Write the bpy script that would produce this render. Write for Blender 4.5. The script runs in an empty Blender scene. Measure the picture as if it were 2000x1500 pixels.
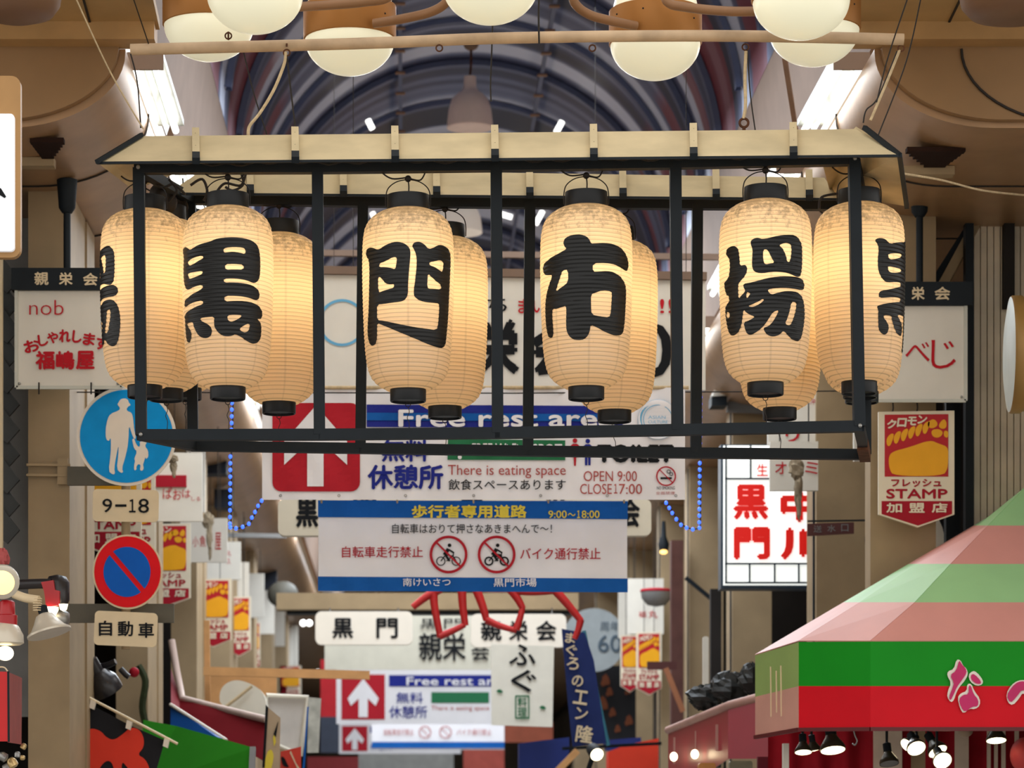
import bpy, bmesh, math, random
from mathutils import Vector, Matrix
random.seed(7)
S = bpy.context.scene
COL = S.collection

# ------------------------------------------------------------------ camera
F, CX, HY, ZC = 5600.0, 790.0, 1650.0, 1.6      # focal length (px), arcade axis and horizon in the 2000x1500 frame, eye height
cd = bpy.data.cameras.new('camera'); cam = bpy.data.objects.new('camera', cd); COL.objects.link(cam)
cam.location = (0, 0, ZC); cam.rotation_euler = (math.pi/2, 0, 0)
cd.sensor_width = 36.0; cd.lens = F/2000*36.0
cd.shift_x = (1000-CX)/2000; cd.shift_y = (HY-750)/2000
cd.clip_end = 300
cd.dof.use_dof = True; cd.dof.focus_distance = 14.4; cd.dof.aperture_fstop = 3.6
S.camera = cam

# ------------------------------------------------------------------ world, exposure, big lights
S.view_settings.view_transform = 'Standard'; S.view_settings.look = 'None'
S.view_settings.gamma = 1.0; S.view_settings.use_curve_mapping = False
S.view_settings.exposure = 0.10
w = bpy.data.worlds.new('world'); S.world = w; w.use_nodes = True
w.node_tree.nodes['Background'].inputs[0].default_value = (1.0, 0.96, 0.90, 1)
w.node_tree.nodes['Background'].inputs[1].default_value = 1.3

def area(name, loc, sx, sy, power, col=(1, .97, .9), rot=(0, 0, 0), parent=None):
    l = bpy.data.lights.new(name, 'AREA'); l.shape = 'RECTANGLE'; l.size = sx; l.size_y = sy; l.energy = power; l.color = col
    o = bpy.data.objects.new(name, l); COL.objects.link(o); o.location = loc; o.rotation_euler = rot
    if parent:
        o.parent = parent; o.location = Vector(loc)-parent.location
    return o
# added fill lights under the closed vault, standing in for daylight along the arcade
for yy, pw in ((22, 300), (30, 560), (39, 560), (50, 560), (66, 560)):
    area('roof_daylight_fill', (.65, yy, 7.9), 2.6, 6.0, pw, (.85, .925, 1))

# ------------------------------------------------------------------ helpers
def P(x, y, D):
    if callable(D): D = D(x, y)
    return Vector(((x-CX)*D/F, D, ZC+(HY-y)*D/F))

def lin(c):
    c = c/255.0
    return c/12.92 if c <= .04045 else ((c+.055)/1.055)**2.4
MATS = {}
def mat(name, rgb, rough=.6, spec=.3, noise=.10, nscale=6., metal=0., estr=0., ergb=None, bump=0., trans=0.):
    if name in MATS: return MATS[name]
    m = bpy.data.materials.new(name); m.use_nodes = True; nt = m.node_tree; b = nt.nodes['Principled BSDF']
    col = (lin(rgb[0]), lin(rgb[1]), lin(rgb[2]), 1)
    b.inputs['Roughness'].default_value = rough; b.inputs['Specular IOR Level'].default_value = spec; b.inputs['Metallic'].default_value = metal
    if noise > 0:
        tc = nt.nodes.new('ShaderNodeTexCoord'); nz = nt.nodes.new('ShaderNodeTexNoise'); nz.inputs['Scale'].default_value = nscale; nz.inputs['Detail'].default_value = 5
        nt.links.new(tc.outputs['Object'], nz.inputs['Vector'])
        r = nt.nodes.new('ShaderNodeMapRange'); r.inputs['From Min'].default_value = .3; r.inputs['From Max'].default_value = .7
        r.inputs['To Min'].default_value = 1-noise; r.inputs['To Max'].default_value = 1+noise*.6
        nt.links.new(nz.outputs['Fac'], r.inputs['Value'])
        mx = nt.nodes.new('ShaderNodeVectorMath'); mx.operation = 'SCALE'; mx.inputs[0].default_value = col[:3]
        nt.links.new(r.outputs[0], mx.inputs['Scale']); nt.links.new(mx.outputs[0], b.inputs['Base Color'])
        if bump:
            bp = nt.nodes.new('ShaderNodeBump'); bp.inputs['Strength'].default_value = bump
            nt.links.new(nz.outputs['Fac'], bp.inputs['Height']); nt.links.new(bp.outputs[0], b.inputs['Normal'])
    else:
        b.inputs['Base Color'].default_value = col
    if estr:
        e = ergb or rgb
        b.inputs['Emission Color'].default_value = (lin(e[0]), lin(e[1]), lin(e[2]), 1); b.inputs['Emission Strength'].default_value = estr
    MATS[name] = m
    return m

FONTC = {}
def glyphs(s, bold):
    k = (s, bold)
    if k in FONTC: return FONTC[k]
    c = bpy.data.curves.new('tmp', 'FONT'); c.body = s; c.offset = bold; c.resolution_u = 3
    o = bpy.data.objects.new('tmp', c); COL.objects.link(o)
    dg = bpy.context.evaluated_depsgraph_get(); dg.update()
    me = bpy.data.meshes.new_from_object(o.evaluated_get(dg))
    vs = [(v.co.x, v.co.y) for v in me.vertices]; fs = [tuple(p.vertices) for p in me.polygons]
    bpy.data.objects.remove(o); bpy.data.curves.remove(c); bpy.data.meshes.remove(me)
    x0 = min(v[0] for v in vs); x1 = max(v[0] for v in vs); y0 = min(v[1] for v in vs); y1 = max(v[1] for v in vs)
    vs = [((v[0]-x0)/(x1-x0), (v[1]-y0)/max(1e-6, y1-y0)) for v in vs]
    FONTC[k] = (vs, fs); return FONTC[k]

def fill2d(loops):
    c = bpy.data.curves.new('tmp', 'CURVE'); c.dimensions = '2D'; c.fill_mode = 'BOTH'
    for lp in loops:
        sp = c.splines.new('POLY'); sp.points.add(len(lp)-1); sp.use_cyclic_u = True
        for i, p in enumerate(lp): sp.points[i].co = (p[0], -p[1], 0, 1)
    o = bpy.data.objects.new('tmp', c); COL.objects.link(o)
    dg = bpy.context.evaluated_depsgraph_get(); dg.update()
    me = bpy.data.meshes.new_from_object(o.evaluated_get(dg))
    vs = [(v.co.x, -v.co.y) for v in me.vertices]; fs = [tuple(p.vertices) for p in me.polygons]
    bpy.data.objects.remove(o); bpy.data.curves.remove(c); bpy.data.meshes.remove(me)
    return vs, fs

def chaikin(lp, n=1):
    for _ in range(n):
        out = []
        for i in range(len(lp)):
            a, b = lp[i], lp[(i+1) % len(lp)]
            out += [(a[0]*.75+b[0]*.25, a[1]*.75+b[1]*.25), (a[0]*.25+b[0]*.75, a[1]*.25+b[1]*.75)]
        lp = out
    return lp

def rrect(x0, y0, x1, y1, r, n=5):
    pts = []
    for cx, cy, a0 in ((x1-r, y0+r, -90), (x1-r, y1-r, 0), (x0+r, y1-r, 90), (x0+r, y0+r, 180)):
        for i in range(n+1):
            a = math.radians(a0+90*i/n); pts.append((cx+r*math.cos(a), cy+r*math.sin(a)))
    return pts
def circ(cx, cy, r, n=40, ry=None):
    return [(cx+r*math.cos(2*math.pi*i/n), cy+(ry or r)*math.sin(2*math.pi*i/n)) for i in range(n)]

class MB:
    def __init__(s): s.bm = bmesh.new()
    def poly(s, pts):
        return s.bm.faces.new([s.bm.verts.new(p) for p in pts])
    def mesh(s, vs, fs):
        V = [s.bm.verts.new(v) for v in vs]
        for f in fs:
            try: s.bm.faces.new([V[i] for i in f])
            except ValueError: pass
        return s
    def slab(s, pts, t):
        """solid plate: outline pts, thickness vector t"""
        t = Vector(t); n = len(pts)
        s.mesh([Vector(p) for p in pts]+[Vector(p)+t for p in pts],
               [tuple(range(n)), tuple(range(2*n-1, n-1, -1))]+[(i, i+n, (i+1) % n+n, (i+1) % n) for i in range(n)])
        return s
    def pslab(s, lp, D, t=.02): return s.slab([P(x, y, D) for x, y in lp], (0, t, 0))
    def rslab(s, x0, y0, x1, y1, D, t=.02, r=0):
        return s.pslab(rrect(x0, y0, x1, y1, r) if r else [(x0, y0), (x1, y0), (x1, y1), (x0, y1)], D, t)
    def shape(s, loops, D):
        vs, fs = fill2d(loops); return s.mesh([P(x, y, D) for x, y in vs], fs)
    def grid(s, x0, y0, x1, y1, D, nx=24, ny=8, t=0):
        vs = []; fs = []
        for j in range(ny+1):
            for i in range(nx+1):
                vs.append(P(x0+(x1-x0)*i/nx, y0+(y1-y0)*j/ny, D))
        for j in range(ny):
            for i in range(nx):
                a = j*(nx+1)+i; fs.append((a, a+1, a+nx+2, a+nx+1))
        return s.mesh(vs, fs)
    def text(s, st, x0, y0, x1, y1, D, bold=0., rot=0., skew=0.):
        b = max(0., bold)*.55; vs, fs = glyphs(st, min(0., bold)); cx, cy = (x0+x1)/2, (y0+y1)/2; ca, sa = math.cos(math.radians(rot)), math.sin(math.radians(rot))
        hh = y1-y0; k = 0
        for ox, oy in (((0, 0), (-b, 0), (b, 0), (0, -b), (0, b)) if b else ((0, 0),)):   # heavier weights: the same glyph printed five times, slightly shifted
            out = []; W = x1-x0-2*b*hh; H = hh-2*b*hh
            for u, v in vs:
                dx = (u-.5)*W+skew*(v-.5)*hh+ox*hh; dy = (.5-v)*H+oy*hh
                q = P(cx+dx*ca-dy*sa, cy+dx*sa+dy*ca, D); q.y -= .0004*k; out.append(q)
            s.mesh(out, fs); k += 1
        return s
    def box(s, a, b):
        x0, y0, z0 = a; x1, y1, z1 = b
        return s.slab([(x0, y0, z0), (x1, y0, z0), (x1, y0, z1), (x0, y0, z1)], (0, y1-y0, 0))
    def bar(s, a, b, w, h=None, up=(0, 0, 1)):
        a = Vector(a); b = Vector(b); d = (b-a).normalized(); u = Vector(up)
        if abs(d.dot(u)) > .9: u = Vector((0, 1, 0))
        sx = d.cross(u).normalized(); sy = sx.cross(d).normalized(); h = h or w
        q = [sx*w/2*i+sy*h/2*j for i, j in ((-1, -1), (1, -1), (1, 1), (-1, 1))]
        return s.slab([a+v for v in q], b-a)
    def tube(s, pts, r, n=8, smooth=0, closed=False):
        pts = [Vector(p) for p in pts]
        if smooth:
            out = []
            for i in range(len(pts)-1):
                p0 = pts[max(i-1, 0)]; p1 = pts[i]; p2 = pts[i+1]; p3 = pts[min(i+2, len(pts)-1)]
                for k in range(smooth):
                    t = k/smooth
                    out.append(.5*((2*p1)+(p2-p0)*t+(2*p0-5*p1+4*p2-p3)*t*t+(3*p1-p0-3*p2+p3)*t**3))
            out.append(pts[-1]); pts = out
        N = len(pts); rr = r if isinstance(r, (list, tuple)) else None
        ref = None; vs = []
        for i in range(N):
            if closed: d = (pts[(i+1) % N]-pts[i-1]).normalized()
            else: d = (pts[min(i+1, N-1)]-pts[max(i-1, 0)]).normalized()
            if ref is None:
                ref = d.orthogonal().normalized()
            ref = (ref-d*ref.dot(d)).normalized(); q = d.cross(ref)
            R = (rr[0]+(rr[-1]-rr[0])*i/max(1, N-1)) if rr else r
            for k in range(n):
                a = 2*math.pi*k/n; vs.append(pts[i]+ref*(R*math.cos(a))+q*(R*math.sin(a)))
        fs = []
        for i in range(N if closed else N-1):
            j = (i+1) % N
            for k in range(n): fs.append((i*n+k, i*n+(k+1) % n, j*n+(k+1) % n, j*n+k))
        if not closed: fs += [tuple(range(n-1, -1, -1)), tuple(range((N-1)*n, N*n))]
        return s.mesh(vs, fs)
    def lathe(s, prof, org=(0, 0, 0), n=32, M=None, sx=1.):
        """prof: (radius, height) list; M rotates it about org"""
        org = Vector(org); M = M or Matrix.Identity(3); vs = []; fs = []
        for r, z in prof:
            for k in range(n):
                a = 2*math.pi*k/n; vs.append(org+M @ Vector((r*math.cos(a)*sx, r*math.sin(a), z)))
        for i in range(len(prof)-1):
            for k in range(n): fs.append((i*n+k, i*n+(k+1) % n, (i+1)*n+(k+1) % n, (i+1)*n+k))
        if prof[0][0] > 1e-4: fs.append(tuple(range(n-1, -1, -1)))
        if prof[-1][0] > 1e-4: fs.append(tuple(range((len(prof)-1)*n, len(prof)*n)))
        return s.mesh(vs, fs)
    def ball(s, c, r, n=12, sz=1., M=None):
        return s.lathe([(max(1e-5, r*math.sin(math.pi*i/n)), -r*sz*math.cos(math.pi*i/n)) for i in range(n+1)], c, n*2, M)
    def torus(s, c, R, r, M=None, n=20):
        M = M or Matrix.Identity(3); c = Vector(c)
        return s.tube([c+M @ Vector((R*math.cos(2*math.pi*i/n), 0, R*math.sin(2*math.pi*i/n))) for i in range(n)], r, 6, closed=True)
    def build(s, name, m, parent=None, smooth=False, label=None):
        me = bpy.data.meshes.new(name); bmesh.ops.remove_doubles(s.bm, verts=s.bm.verts, dist=1e-6)
        bmesh.ops.recalc_face_normals(s.bm, faces=s.bm.faces)
        if parent:
            L = parent['_w'] if '_w' in parent else (0, 0, 0)
            bmesh.ops.translate(s.bm, verts=s.bm.verts, vec=-Vector(L))
        s.bm.to_mesh(me); s.bm.free()
        if smooth:
            for p in me.polygons: p.use_smooth = True
            try: me.set_sharp_from_angle(angle=math.radians(50))
            except Exception: pass
        me.materials.append(m)
        o = bpy.data.objects.new(name, me); COL.objects.link(o)
        if parent: o.parent = parent; o['_w'] = tuple(L)
        if label: o['label'] = label
        return o

def thing(name, label, cat, loc, group=None):
    o = bpy.data.objects.new(name, None); COL.objects.link(o); o.empty_display_size = .1
    o.location = loc; o['_w'] = tuple(loc); o['label'] = label; o['category'] = cat
    if group: o['group'] = group
    return o
def tag(o, label, cat, group=None, kind=None):
    o['label'] = label; o['category'] = cat
    if group: o['group'] = group
    if kind: o['kind'] = kind
    return o
def struct(o):
    o['kind'] = 'structure'; return o

# ------------------------------------------------------------------ materials
M_iron = mat('black_painted_steel', (24, 31, 37), .6, .22, .12, 9)
M_board = mat('cream_painted_board', (203, 186, 150), .7, .2, .14, 5)
M_tan = mat('tan_column_paint', (160, 138, 106), .6, .3, .12, 4)
M_tanside = M_tan
M_ochre = mat('ochre_ceiling_panel', (174, 140, 92), .6, .25, .10, 5)
M_cove = mat('brown_metal_cove', (170, 134, 98), .38, .5, .16, 3, metal=.25)
M_soffit = mat('pinkish_beige_soffit', (132, 110, 95), .7, .2, .10, 4)
M_dark = mat('dark_shop_front', (42, 38, 36), .8, .2, .3, 2)
M_wood = mat('pale_wood', (214, 160, 104), .6, .3, .15, 6)
M_white = mat('white_sign_board', (226, 221, 210), .5, .3, .05, 5)
M_vinyl = mat('white_vinyl_banner', (240, 239, 244), .5, .3, .05, 3)
M_red = mat('red_print', (192, 30, 42), .6, .12, .05)
M_maroon = mat('maroon_print', (166, 30, 46), .6, .12, .06)
M_blue = mat('blue_print', (22, 92, 172), .6, .12, .1, 5)
M_navy = mat('navy_print', (36, 46, 140), .6, .12, .06)
M_black = mat('black_print', (20, 22, 26), .6, .15, .05)
M_yellow = mat('yellow_print', (238, 168, 22), .5, .3, .06)
M_lemon = mat('lemon_print', (240, 214, 70), .5, .3, .0)
M_green = mat('green_print', (24, 112, 70), .5, .3, .06)
M_rope = mat('beige_rope', (206, 184, 148), .8, .1, .2, 40)
M_wire = mat('dark_wire', (40, 34, 30), .6, .3, .1)
M_pipe = mat('beige_painted_pipe', (196, 168, 136), .5, .35, .22, 7)
M_brass = mat('brown_lamp_metal', (170, 116, 60), .45, .3, .08, 4, metal=.3)
M_globe = mat('cream_glass_globe', (236, 233, 208), .3, .4, .03, 2, estr=.30, ergb=(255, 250, 216))
M_steel = mat('galvanised_steel', (150, 150, 148), .35, .5, .15, 10, metal=.7)
M_tube = mat('lit_fluorescent_tube', (255, 255, 255), .4, .3, 0, estr=2.6, ergb=(255, 255, 250))
M_reflect = mat('white_lamp_reflector', (205, 208, 200), .3, .5, .08, 8)
M_bulb = mat('lit_bulb_glass', (255, 246, 220), .3, .3, 0, estr=5.0, ergb=(255, 236, 190))
M_gray = mat('grey_plate', (128, 128, 128), .6, .3, .15, 4)
M_cream = mat('cream_sign_plate', (228, 208, 172), .5, .3, .08, 6)
M_cloth = mat('grey_beige_cloth', (160, 146, 124), .9, .1, .3, 12)

# ------------------------------------------------------------------ setting: ground, walls, vault, coves, columns
struct(MB().box((-14, -12, -.2), (14, 90, 0)).build('floor', mat('grey_paving', (150, 146, 140), .8, .2, .15, 1.5)))
MW = mat('brown_grey_shop_wall', (86, 76, 66), .8, .2, .35, 1.2)
struct(MB().box((-3.5, 15.8, 0), (-3.2, 90, 5.75)).build('wall_left', MW))
struct(MB().box((4.6, 15.8, 0), (4.9, 90, 5.75)).build('wall_right', MW))
struct(MB().box((-14, 90, 0), (14, 90.3, 12)).build('wall_back', mat('hazy_far_wall', (120, 106, 90), .8, .2, .25, .8)))

def vault_mat():
    m = bpy.data.materials.new('striped_vault_roof'); m.use_nodes = True; nt = m.node_tree; b = nt.nodes['Principled BSDF']
    b.inputs['Roughness'].default_value = .45
    tc = nt.nodes.new('ShaderNodeTexCoord'); sp = nt.nodes.new('ShaderNodeSeparateXYZ'); nt.links.new(tc.outputs['Object'], sp.inputs[0])
    n1 = nt.nodes.new('ShaderNodeTexNoise'); n1.noise_dimensions = '1D'; n1.inputs['Scale'].default_value = 1.05; n1.inputs['Detail'].default_value = 1.5
    nt.links.new(sp.outputs['Y'], n1.inputs['W'])
    r1 = nt.nodes.new('ShaderNodeValToRGB'); e = r1.color_ramp.elements
    e[0].position = .40; e[0].color = (lin(34), lin(40), lin(66), 1); e[1].position = .585; e[1].color = (lin(206), lin(216), lin(240), 1)
    k = r1.color_ramp.elements.new(.47); k.color = (lin(52), lin(60), lin(94), 1)
    k = r1.color_ramp.elements.new(.54); k.color = (lin(112), lin(124), lin(160), 1)
    nt.links.new(n1.outputs['Fac'], r1.inputs[0])
    # red bands on the haunches of the vault
    n2 = nt.nodes.new('ShaderNodeTexNoise'); n2.noise_dimensions = '1D'; n2.inputs['Scale'].default_value = .95; n2.inputs['Detail'].default_value = 0
    ad = nt.nodes.new('ShaderNodeMath'); ad.inputs[1].default_value = 31.7; nt.links.new(sp.outputs['Y'], ad.inputs[0]); nt.links.new(ad.outputs[0], n2.inputs['W'])
    r2 = nt.nodes.new('ShaderNodeMapRange'); r2.inputs['From Min'].default_value = .53; r2.inputs['From Max'].default_value = .56; nt.links.new(n2.outputs['Fac'], r2.inputs['Value'])
    rz = nt.nodes.new('ShaderNodeMapRange'); rz.inputs['From Min'].default_value = 7.25+ZC; rz.inputs['From Max'].default_value = 7.05+ZC; nt.links.new(sp.outputs['Z'], rz.inputs['Value'])
    mu = nt.nodes.new('ShaderNodeMath'); mu.operation = 'MULTIPLY'; nt.links.new(r2.outputs[0], mu.inputs[0]); nt.links.new(rz.outputs[0], mu.inputs[1])
    m2 = nt.nodes.new('ShaderNodeMath'); m2.operation = 'MULTIPLY'; m2.inputs[1].default_value = .85; nt.links.new(mu.outputs[0], m2.inputs[0])
    mx = nt.nodes.new('ShaderNodeMix'); mx.data_type = 'RGBA'; nt.links.new(m2.outputs[0], mx.inputs[0]); nt.links.new(r1.outputs[0], mx.inputs[6])
    mx.inputs[7].default_value = (lin(128), lin(40), lin(50), 1)
    nt.links.new(mx.outputs[2], b.inputs['Base Color'])
    return m
VX, VZ, VR = .65, ZC+6.0, 2.14
mb = MB(); NA = 40; vs = []; fs = []
for j, yy in enumerate((16.5, 90)):
    for i in range(NA+1):
        a = math.pi*i/NA; vs.append((VX-VR*math.cos(a), yy, VZ+VR*math.sin(a)))
for i in range(NA): fs.append((i, i+1, NA+2+i, NA+1+i))
struct(mb.mesh(vs, fs).build('ceiling', vault_mat(), smooth=True))
M_rib = mat('blue_grey_roof_rib', (86, 96, 128), .45, .4, .1, 3)
for k in range(22):          # arch ribs of the vault
    yy = 22.0+k*1.55
    R0 = VR-.06; pts = [(VX-R0*math.cos(math.pi*i/36), VZ+R0*math.sin(math.pi*i/36)) for i in range(37)]
    mb = MB(); vs = []
    for wy in (-.06, .06):
        for r in (R0, VR-.005):
            for i in range(37):
                a = .10+(math.pi-.2)*i/36; vs.append((VX-r*math.cos(a), yy+wy, VZ+r*math.sin(a)))
    fs = []
    for i in range(36):
        a, b, c, d = i, 37+i, 74+i, 111+i
        fs += [(a, a+1, b+1, b), (c, c+1, d+1, d), (a, a+1, c+1, c)]
    struct(mb.mesh(vs, fs).build('arch_rib', M_rib, smooth=True))
M_purlin = mat('rust_purlin_clip', (150, 116, 92), .6, .3, .2)
for px in (782, 1052):       # two purlins along the crown with pale joint plates
    X = (px-CX)*30/F+(.0 if px < 900 else .0); dx = X-VX; Z = VZ+math.sqrt((VR-.11)**2-dx*dx)
    struct(MB().box((X-.02, 20, Z-.03), (X+.02, 60, Z+.01)).build('trim_purlin', M_rib))
    for q in range(8):
        y0 = 26+q*.8
        struct(MB().box((X-.05, y0, Z-.05), (X+.05, y0+.05, Z-.032)).build('trim_plate', M_purlin))

# vertical soffit boards between vault and cove
for sx, xa, xb in (('left', -1.62, -1.49), ('right', 2.92, 2.79)):
    mb = MB(); za, zb = ZC+4.98, ZC+6.02
    mb.slab([(xa, 16.2, za), (xb, 16.2, zb), (xb, 90, zb), (xa, 90, za)], (-.06 if sx == 'left' else .06, 0, 0))
    struct(mb.build('trim_soffit_'+sx, M_soffit))
# strut on the right soffit
struct(MB().bar(P(1532, 110, 17.6), P(1556, 262, 18.6), .03).build('trim_strut', M_purlin))

# curved coves along both sides (quarter-round nose), their end caps face the street entrance
def cove(side):
    if side == 'left': xe, sg, far = (245-CX)*16/F, -1, -5.2
    else: xe, sg, far = (1708-CX)*16/F, 1, 7.4
    zt = ZC+(HY-96)*16/F; R = .60
    arc = []
    for i in range(15):
        a = math.pi/2*i/14
        arc.append((xe+sg*(R*1.12*(1-math.cos(a))), zt-R*.70*math.sin(a)-.02))
    arc.insert(0, (xe, zt))
    zb = arc[-1][1]
    loop = arc+[(far, zb), (far, zt)]
    mb = MB(); n = len(loop)
    mb.mesh([(x, 16.0, z) for x, z in loop]+[(x, 90, z) for x, z in loop], [tuple(range(n))]+[(i, (i+1) % n, (i+1) % n+n, i+n) for i in range(n)])
    struct(mb.build('trim_cove_'+side, M_cove, smooth=True))
    # seams running round the nose every few metres
    mb = MB()
    for yy in [17.4, 18.9, 20.4, 22]:
        mb.tube([(x-sg*.004, yy, z-.004) for x, z in arc]+[(far, yy, zb-.004)], .006, 5)
    struct(mb.build('trim_seam_'+side, M_wire))
    # raised end panel (rounded lower corner) on the cap
    off = .02
    mb = MB(); cap = [(x, z) for x, z in arc]
    mb.slab([(x+sg*.03, 15.93, z+.03) for x, z in cap]+[(far, 15.93, zb+.03), (far, 15.93, zt)], (0, .06, 0))
    struct(mb.build('trim_cap_'+side, M_brass2, smooth=False))
    mb = MB(); sh = .47 if side == 'right' else .9
    mb.tube([(x+sg*(sh), 15.92, z) for x, z in cap[1:-1]], .008, 5)
    struct(mb.build('trim_capseam_'+side, M_wire))
    # ledge and ochre ceiling sloping toward the entrance
    struct(MB().box((min(xe-sg*.18, far), 15.78, zt-.005), (max(xe-sg*.18, far), 15.98, zt+.10)).build('trim_ledge_'+side, M_ochre2))
    xi = xe-sg*.20
    mb = MB().slab([(xi, 15.9, zt+.08), (far, 15.9, zt+.08), (far, 12.6, zt+.42), (xi, 12.6, zt+.42)], (0, 0, .05))
    struct(mb.build('trim_canopy_'+side, M_ochre))
    xs = (180-CX)*15.9/F if side == 'left' else (1846-CX)*15.9/F
    mb = MB().bar((xs, 15.88, zt+.078), (xs, 12.7, zt+.405), .012, .006)
    struct(mb.build('trim_joint_'+side, M_wire))
    return zt, zb
M_brass2 = mat('tan_brown_cap_metal', (150, 116, 78), .42, .45, .08, 3, metal=.2)
M_ochre2 = mat('tan_ledge_paint', (176, 138, 90), .6, .3, .12, 5)
ZT, ZB = cove('left'); cove('right')
# stepped dark openings in the underside of the coves
for x0, x1, y0, y1, d in ((58, 124, 272, 305, 17.2), (1772, 1886, 290, 322, 17.2)):
    mb = MB(); n = 6
    for i in range(n):
        a = i/n*.38; ya = y0+(y1-y0)*i/n; yb = y0+(y1-y0)*(i+1)/n; ww = x1-x0
        p = [Vector(((x0+ww*a-CX)*(ZB-ZC)/(HY-ya), 0, 0)), Vector(((x1-ww*a-CX)*(ZB-ZC)/(HY-ya), 0, 0))]
        D0 = (ZB-ZC)*F/(HY-ya); D1 = (ZB-ZC)*F/(HY-yb)
        mb.box((p[0].x, D0, ZB-.016), (p[1].x, D1, ZB+.01))
    struct(mb.build('trim_vent', mat('dark_vent', (46, 30, 24), .9, .1, .2)))
    mb = MB(); D0 = (ZB-ZC)*F/(HY-y1)
    xa = (x0+(20 if x0 > 900 else 0)-CX)*(ZB-ZC)/(HY-y1); xb = (x1-20-CX)*(ZB-ZC)/(HY-y1)
    mb.box((xa-.1, D0+.02, ZB-.05), (xb, D0+.12, ZB))
    struct(mb.build('trim_vent_strip', M_tan))
# big dark rounded duct ends at the top corners
for i, (x, y, rx) in enumerate(((30, -22, 92), (1985, -22, 112))):
    c = P(x, y, 14.6); r = rx*14.6/F
    mb = MB(); mb.lathe([(1e-4, -.16), (r*.5, -.155), (r*.8, -.13), (r*.95, -.08), (r, 0), (r, .25)], c, 32)
    struct(mb.build('trim_duct_%d' % (i+1), mat('brown_duct', (120, 88, 66), .45, .4, .12, 4), smooth=True))

# columns of the arcade
def column(x0, x1, D0, D1, m=M_tan, h=None, nm='column'):
    return struct(MB().box((x0, D0, 0), (x1, D1, h or ZB+.02)).build(nm, m))
for k, D in enumerate((17.55, 22.9, 28.3, 33.7, 39.1, 44.5, 50)):
    column(-2.303, -2.05, D, D+.86)
    if k < 4:
        struct(MB().box((-2.05, D+.86, 0), (-2.038, D+1.3, ZB)).build('trim_column_side', M_tan))
for k, D in enumerate((18.3, 20.95, 26.4, 30.4, 33.8, 39.0, 45, 51)):
    x = 3.02 if k != 1 else 3.01
    column(x, x+.36, D, D+.5)
    struct(MB().box((x-.012, D+.08, 0), (x, D+.12, ZB)).build('trim_column_pipe', M_iron))
# dark bays between columns on both sides
for x0, x1, D in ((-3.2, -2.32, 19.2), (-3.2, -2.32, 24), (-3.2, -2.3, 30), (3.45, 4.6, 22.4), (3.45, 4.6, 28), (3.4, 4.6, 35)):
    struct(MB().box((x0, D, 0), (x1, D+.1, ZB)).build('wall_bay', M_dark))
# ribbed pale shop front and dark steelwork at the right edge
mb = MB()
x0 = 1905
for i in range(9):
    xa = 1903+i*13
    mb.rslab(xa, 400 if i > 1 else 370, xa+11, 1400, 18.55, .06)
mb.rslab(1903, 385, 2040, 1400, 18.6, .05)
struct(mb.build('wall_shop_front', mat('pale_ribbed_cladding', (220, 206, 182), .6, .3, .15, 4)))
for xa, xb, y0, y1, m in ((1848, 1876, 560, 1100, M_iron), (1886, 1902, 340, 1100, M_iron), (1962, 1982, 300, 600, M_dark)):
    struct(MB().rslab(xa, y0, xb, y1, 18.7 if xa < 1880 else 18.45, .08).build('trim_post', m))
struct(MB().bar(P(1835, 570, 18.62), P(1965, 330, 18.5), .06).build('trim_brace', M_tan))
struct(MB().bar(P(1820, 560, 18.66), P(1940, 372, 18.55), .05).build('trim_brace', M_iron))
struct(MB().rslab(1700, 390, 1828, 1400, 18.25, .04).build('trim_column_face', M_tan))
# left edge: dark shutter recess with grey stepped plates
struct(MB().rslab(-40, 330, 60, 1400, 18.3, .05).build('wall_shutter', mat('grey_shutter', (168, 168, 166), .6, .3, .2, 3)))
struct(MB().rslab(-8, 480, 4, 1100, 17.2, .05).build('trim_edge_strip', M_cream))
M_plate = mat('dark_grey_folded_plate', (84, 87, 88), .6, .3, .25, 4)
for i in range(11):
    yy = 545+i*49; D = 17.7+.04*(i % 2)
    o = MB().pslab([(-10, yy-62), (38, yy), (14, yy+27), (-10, yy+8)], D, .03).build('folded_plate', M_plate)
    tag(o, 'dark grey folded plate in the stepped stack beside the left tan column', 'plate', 'stepped dark plates at the left edge')

# ------------------------------------------------------------------ lantern frame (skewed steel box hung from a pipe)
DF = [14.40, 14.34, 14.28, 14.22, 14.15]; DB = [d*1.067 for d in DF]
fr_t = [(271, 329), (620, 328), (969, 324), (1319, 319), (1668, 312)]; fr_b = [(276, 850), (624, 849), (972, 846), (1323, 840), (1678, 833)]
bk_t = [(372, 389), (709, 394), (1035, 397), (1362, 399), (1688, 401)]; bk_b = [(377, 871), (704, 876), (1031, 881), (1359, 885), (1690, 888)]
FT = [P(*p, d) for p, d in zip(fr_t, DF)]; FB = [P(*p, d) for p, d in zip(fr_b, DF)]
BT = [P(*p, d) for p, d in zip(bk_t, DB)]; BB = [P(*p, d) for p, d in zip(bk_b, DB)]
fr = thing('lantern_frame', 'long black steel lantern frame with cream board eaves hanging over the street', 'frame', FB[2])
for i in range(5):
    MB().bar(FB[i], FT[i], .056).build('post', M_iron, fr)
    MB().bar(BB[i], BT[i], .056).build('post', M_iron, fr)
def chainbar(pts, wd, nm):
    for a, b in zip(pts[:-1], pts[1:]):
        d = (b-a).normalized()*.02
        MB().bar(a-d, b+d, wd, wd).build(nm, M_iron, fr)
for pts in (FT, FB, BT, BB):
    mb = MB()
    for a, b in zip(pts[:-1], pts[1:]):
        d = (b-a).normalized()*.012; mb.bar(a-d, b+d, .054, .054)
    mb.build('beam', M_iron, fr)
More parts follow.
